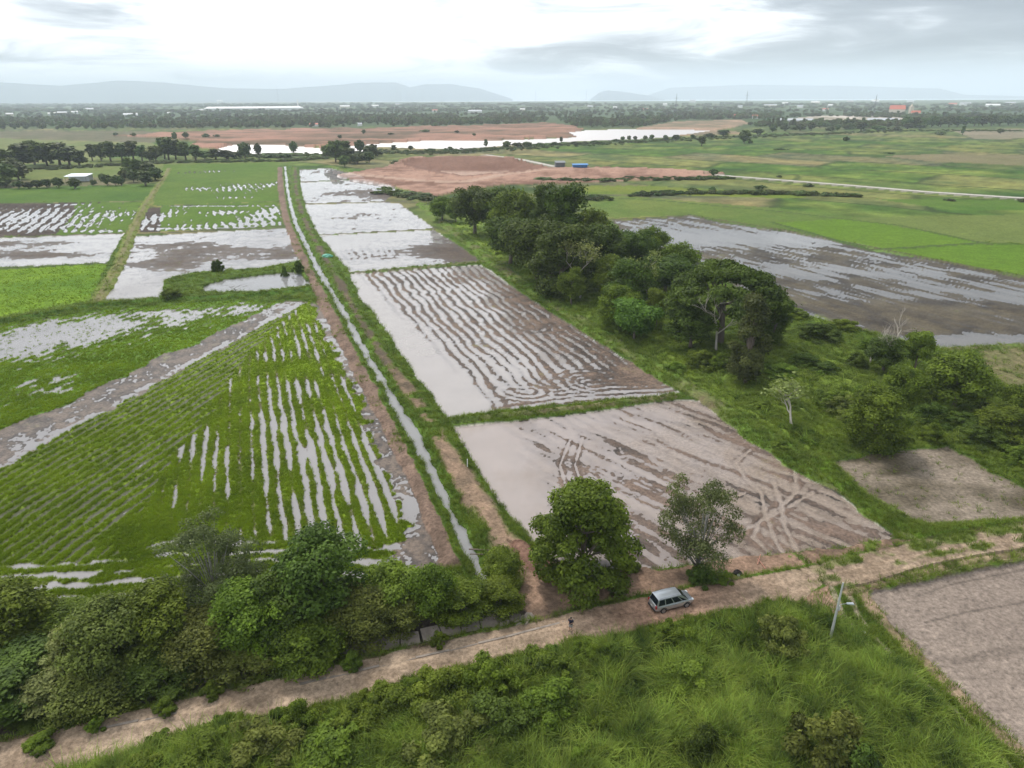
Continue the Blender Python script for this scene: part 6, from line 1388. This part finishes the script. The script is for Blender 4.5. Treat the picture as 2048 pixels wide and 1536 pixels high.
# ------------------------------------------------------------------ the person on the road
M_SKIN = plain('skin', (0.36, 0.21, 0.14), 0.6, amt=.05); M_NAVY = plain('dark_navy_cloth', (0.012, 0.013, 0.028), 0.9); M_SHORTS = plain('grey_cloth', (0.30, 0.29, 0.28), 0.9); M_HAIR = plain('black_hair', (0.01, 0.009, 0.008), 0.6)
def person(px, py, face):
    g = G(px, py); root = bpy.data.objects.new('person', None); col.objects.link(root); root.location = (g.x, g.y, 0.42); root.rotation_euler = (0, 0, face)
    V = []; E = []; Rr = []
    def add(p, r_, par=None):
        V.append(p); Rr.append(r_); i = len(V) - 1
        if par is not None: E.append((par, i))
        return i
    pel = add((0, 0, .93), .13); ab = add((0, 0, 1.08), .125, pel); ch = add((0, .01, 1.28), .15, ab); nk = add((0, 0, 1.45), .055, ch); hd = add((0, .015, 1.56), .085, nk); ht = add((0, .015, 1.64), .08, hd); add((0, .10, 1.555), .018, hd)
    for s in (-1, 1):
        hp_ = add((s * .09, 0, .86), .095, pel); kn = add((s * .11, .02, .48), .058, hp_); an = add((s * .12, -.02, .09), .040, kn); add((s * .125, .13, .04), .035, an)
        sh = add((s * .19, 0, 1.40), .058, ch); el = add((s * .25, .0, 1.12), .042, sh); wr = add((s * .10, .25, 1.10), .028, el); pm = add((s * .07, .31, 1.10), .034, wr)
        for j, ln in enumerate((.07, .08, .075, .06)): a1 = add((s * (.09 - .02 * j), .36, 1.10), .010, pm); add((s * (.08 - .02 * j), .36 + ln * .5, 1.075), .008, a1)
        t1 = add((s * .045, .32, 1.12), .011, pm); add((s * .03, .35, 1.13), .009, t1)
    me = bpy.data.meshes.new('body'); me.from_pydata(V, E, []); o = link('body', me, M_SKIN, root)
    sk = o.modifiers.new('skin', 'SKIN'); lay = me.skin_vertices[0] if me.skin_vertices else None
    if lay is None:
        bpy.context.view_layer.objects.active = o; lay = me.skin_vertices.new() if hasattr(me.skin_vertices, 'new') else None
    if lay:
        for i, r_ in enumerate(Rr): lay.data[i].radius = (r_, r_)
        lay.data[0].use_root = True
    su = o.modifiers.new('sub', 'SUBSURF'); su.levels = 1; su.render_levels = 2
    sh = MB(); sh.tube([(0, 0, .90), (0, 0, 1.05), (0, .01, 1.25), (0, .005, 1.38), (0, 0, 1.45)], [.175, .17, .195, .17, .075], 14, cap=False)
    for s in (-1, 1): sh.tube([(s * .12, 0, 1.38), (s * .20, 0, 1.37), (s * .24, 0, 1.20)], [.09, .085, .07], 10, cap=False)
    sh.build('shirt', M_NAVY, root, smooth=True)
    so_ = MB(); so_.tube([(0, 0, .80), (0, 0, .96)], [.165, .172], 14, cap=False)
    for s in (-1, 1): so_.tube([(s * .085, 0, .90), (s * .10, .01, .70), (s * .11, .015, .52)], [.115, .11, .10], 10, cap=False)
    so_.build('shorts', M_SHORTS, root, smooth=True)
    hv_ = MB(); n = 10
    for i in range(5):
        for j in range(n):
            a = math.pi * .5 * i / 4.4; b_ = 2 * math.pi * j / n; hv_.v.append((.105 * math.sin(a) * math.cos(b_) * 1.0, .0 + .12 * math.sin(a) * math.sin(b_), 1.60 + .125 * math.cos(a)))
    for i in range(4):
        for j in range(n): hv_.f.append((i * n + j, (i + 1) * n + j, (i + 1) * n + (j + 1) % n, i * n + (j + 1) % n))
    hv_.build('hair', M_HAIR, root, smooth=True)
    for s in (-1, 1):
        MB().box((s * .125, .05, .02), (.10, .27, .045)).build('sandal', M_BLACKP, root)
        MB().box((s * .035, .098, 1.60), (.025, .012, .012)).build('eye', M_HAIR, root)
    tag(root, 'person in a dark shirt and grey shorts standing on the road left of the car', 'person')
    return root
person(1141, 1268, 2.6)
c_ = G(1141, 1268)
MB().box((0, 0, 0), (.16, .10, .04)).build('remote_control', M_BLACKP, None, (c_.x - math.sin(2.6) * .36, c_.y + math.cos(2.6) * .36, 0.42 + 1.13)); tag(bpy.data.objects['remote_control'], 'small dark remote control held by the person on the road', 'remote'); bpy.data.objects['remote_control'].rotation_euler = (0, 0, 2.6)

# ------------------------------------------------------------------ lamp pole, wood and small things
M_CONC = plain('concrete', (0.42, 0.43, 0.40), 0.85, nscale=4, amt=.18, bump=.3); M_CONC2 = plain('weathered_concrete', (0.215, 0.18, 0.15), 0.9, nscale=1.6, amt=.65, bump=.5)
g = G(1659, 1284); d = ray(1659, 1158); hp_ = CAM_H + d[2] * math.hypot(g.x, g.y) / math.hypot(d[0], d[1]) - 0.3
pole = bpy.data.objects.new('lamp_pole', None); col.objects.link(pole); pole.location = (g.x, g.y, 0.3); pole.rotation_euler = (0, R(0.6), 0)
mb = MB(); mb.tube([(0, 0, -.5), (0, 0, hp_)], [.15, .08], 4); mb.build('pole', M_CONC, pole)
az = 0.62 * hp_
MB().tube([(.12, 0, az), (.5, 0, az + .12), (.85, 0, az + .16)], [.025, .025, .025], 6).build('lamp_arm', M_RIM, pole)
mb = MB(); mb.add([(.8, -.09, az + .12), (1.5, -.15, az + .12), (1.5, .15, az + .12), (.8, .09, az + .12), (.8, -.07, az + .24), (1.45, -.12, az + .22), (1.45, .12, az + .22), (.8, .07, az + .24)], [(0, 3, 2, 1), (4, 5, 6, 7), (0, 1, 5, 4), (1, 2, 6, 5), (2, 3, 7, 6), (3, 0, 4, 7)]).build('lamp_head', M_METAL, pole)
MB().box((.17, 0, az - .35), (.14, .2, .5)).build('control_box', M_CONC, pole)
tag(pole, 'slim square concrete pole with a small lamp beside the road bend', 'pole')
# kerb along the canal
kb = bpy.data.objects.new('canal_kerb', None); col.objects.link(kb); tag(kb, 'thin pale concrete kerb between canal and dirt road', 'kerb')
KP = [G(x, y) for x, y in ((-40, 1512), (120, 1482), (280, 1448), (430, 1415), (600, 1375), (760, 1338), (900, 1306), (1010, 1280), (1080, 1262), (1150, 1244))]
rs = random.Random(4)
for i in range(len(KP) - 1):
    a, b_ = KP[i], KP[i + 1]; L = (b_ - a).length; n = max(1, int(L / 2.4)); dd = (b_ - a) / L; rz = math.atan2(dd.y, dd.x)
    for j in range(n):
        if rs.random() < .35: continue
        p = a + dd * (L * (j + .5) / n); MB().box((p.x, p.y, .27 + rs.uniform(-.06, .03)), (L / n - .08, .24, .36), rz + rs.uniform(-.012, .012)).build('kerb_stone', M_CONC2, kb)
# broken lining on the far canal bank
ln = bpy.data.objects.new('canal_lining', None); col.objects.link(ln); tag(ln, 'cracked concrete plates lining the far bank of the canal', 'lining')
LP = [G(x, y) for x, y in ((-60, 1440), (150, 1400), (330, 1368), (480, 1334), (620, 1306), (720, 1292), (800, 1280), (880, 1262), (960, 1244), (1020, 1232))]
for i in range(len(LP) - 1):
    a, b_ = LP[i], LP[i + 1]; L = (b_ - a).length; n = max(1, int(L / 1.7)); dd = (b_ - a) / L; nn_ = Vector((-dd.y, dd.x, 0))
    for j in range(n):
        if rs.random() < .10: continue
        t0, t1 = L * j / n + .06, L * (j + 1) / n - .06; q = []
        for t, o1, z_ in ((t0, 0, -.28), (t1, 0, -.28), (t1, 1, .40), (t0, 1, .40)):
            p = a + dd * (t + rs.uniform(-.12, .12)) + nn_ * (-.75 + o1 * (1.15 + rs.uniform(-.15, .15))); q.append((p.x, p.y, z_ + rs.uniform(-.07, .07)))
        mb = MB(); prism(mb, q, -nn_ + Vector((0, 0, 1.3)), .09); mb.build('plate', M_CONC2, ln)
def slab(px, py, sx, sy, sz, tilt, label, i, z=0.3):
    g = G(px, py); rr = random.Random(i); n = 6; top = []; 
    for k in range(n): a = 2 * math.pi * k / n; r_ = rr.uniform(.75, 1.1); top.append((math.cos(a) * sx * r_, math.sin(a) * sy * r_))
    mb = MB().add([(x, y, 0) for x, y in top] + [(x * .95, y * .95, sz) for x, y in top], [tuple(range(n))[::-1], tuple(range(n, 2 * n))] + [(k, (k + 1) % n, n + (k + 1) % n, n + k) for k in range(n)])
    o = mb.build('concrete_slab', M_CONC2, None, (g.x, g.y, z)); o.rotation_euler = (tilt, tilt * .6, rr.uniform(0, 6)); tag(o, label, 'slab', 'broken concrete at the end of the canal')
for i, (px, py, sx, sy, sz, ti, z, lab) in enumerate([(1010, 1246, .9, .6, .2, .35, .1, 'leaning broken slab at the left of the rubble'), (1030, 1238, 1.0, .7, .2, -.3, .15, 'broad broken slab at the back of the rubble'), (1050, 1245, .9, .8, .22, .25, .2, 'pale broken slab at the right end of the rubble'), (1042, 1256, .7, .5, .2, .4, .15, 'small slab in front of the pale one'),
        (1022, 1257, .6, .5, .15, -.35, 0, 'dark gapped slab in the middle of the rubble'), (1058, 1238, .6, .5, .2, .3, .25, 'small slab behind the pale right one'), (996, 1256, .6, .4, .15, .2, 0, 'lowest slab at the left foot of the rubble'), (1034, 1248, .5, .4, .2, -.5, .3, 'upturned chunk on top of the rubble')]):
    slab(px, py, sx, sy, sz, ti, lab, i, z)
def lump(name, px, py, r_, hz_, mat, label, cat, seed, z=.3):
    g = G(px, py); rr = np.random.default_rng(seed); mb = MB(); n = 9
    for i in range(5):
        a = math.pi * .5 * i / 4
        for j in range(n): b_ = 2 * math.pi * j / n; q = rr.uniform(.7, 1.2); mb.v.append((r_ * math.cos(a) * math.cos(b_) * q, r_ * .8 * math.cos(a) * math.sin(b_) * q, hz_ * math.sin(a) * rr.uniform(.8, 1.15)))
    for i in range(4):
        for j in range(n): mb.f.append((i * n + j, i * n + (j + 1) % n, (i + 1) * n + (j + 1) % n, (i + 1) * n + j))
    o = mb.build(name, mat, None, (g.x, g.y, z)); tag(o, label, cat); return o
lump('plastic_bag', 1727, 1270, .28, .14, plain('white_plastic', (.8, .8, .76), .5), 'crumpled white plastic bag on the grassy track', 'bag', 1, .36)
lump('plastic_litter', 1025, 1264, .22, .1, plain('blue_plastic', (.05, .32, .6), .5), 'scrap of blue plastic by the broken concrete', 'litter', 2, .3)
lump('tarpaulin', 655, 517, 2.2, 1.1, plain('green_tarpaulin', (.07, .30, .20), .6, bump=.4), 'green tarpaulin heap on the bank between ditch and fourth field', 'tarpaulin', 3, .5)
lump('sack', 1905, 724, 1.3, .5, plain('pale_sack', (.62, .6, .58), .8), 'pale sack lying at the edge of the dry row field', 'sack', 5, .2)
st_ = lump('tree_stump', 1474, 1153, .55, .55, plain('charred_wood', (.018, .014, .012), .9), 'dark charred stump at the edge of the bare ground right of the car', 'stump', 7, .35)
lump('stone', 1476, 1157, .18, .22, M_CONC, 'pale stone leaning on the charred stump', 'stone', 8, .4)
g = G(935, 940); MB().tube([(0, 0, 0), (0.03, 0, 1.25)], [.07, .06], 6).build('marker_post', M_WHITE, None, (g.x, g.y, .55)); tag(bpy.data.objects['marker_post'], 'short white marker post on the brown path beside the near field', 'post')
for i, (x1, y1, x2, y2, r_, lab) in enumerate([(938, 1104, 1006, 1110, .09, 'rough log laid across the lower end of the ditch'), (940, 1114, 992, 1117, .06, 'thinner log across the ditch just below the rough one')]):
    a, b_ = G(x1, y1), G(x2, y2); o = MB().tube([(a.x, a.y, .42), ((a.x + b_.x) / 2, (a.y + b_.y) / 2, .50), (b_.x, b_.y, .52)], [r_ * 1.2, r_, r_ * .7], 6).build('log', M_BARK); tag(o, lab, 'log')
for i, (x1, y1, x2, y2, lab) in enumerate([(1514, 1124, 1530, 1142, 'reddish stick lying beside the near field headland'), (1519, 1122, 1514, 1134, 'short upright stick with faded red cloth')]):
    a, b_ = G(x1, y1), G(x2, y2); o = MB().tube([(a.x, a.y, .95 if i else .5), (b_.x, b_.y, .36)], [.04, .05], 5).build('stick', plain('reddish_wood', (.42, .2, .14), .8)); tag(o, lab, 'stick')
# ------------------------------------------------------------------ haze
HZ = 520.0; HX = 26000.0
hm, t = newmat('haze'); b = NB(t)
pv = b.n('ShaderNodeVolumePrincipled'); pv.inputs['Color'].default_value = (0.83, 0.915, 1.0, 1); pv.inputs['Density'].default_value = 1.15e-4; pv.inputs['Anisotropy'].default_value = 0.0
o_ = b.n('ShaderNodeOutputMaterial'); b.l(pv.outputs[0], o_.inputs['Volume'])
hb_ = MB(); hb_.box((0, 0, (HZ - 8) / 2), (HX * 2, HX * 2, HZ + 8)); o = hb_.build('haze', hm); tag(o, 'thin pale air haze over the whole plain', 'haze', kind='stuff')
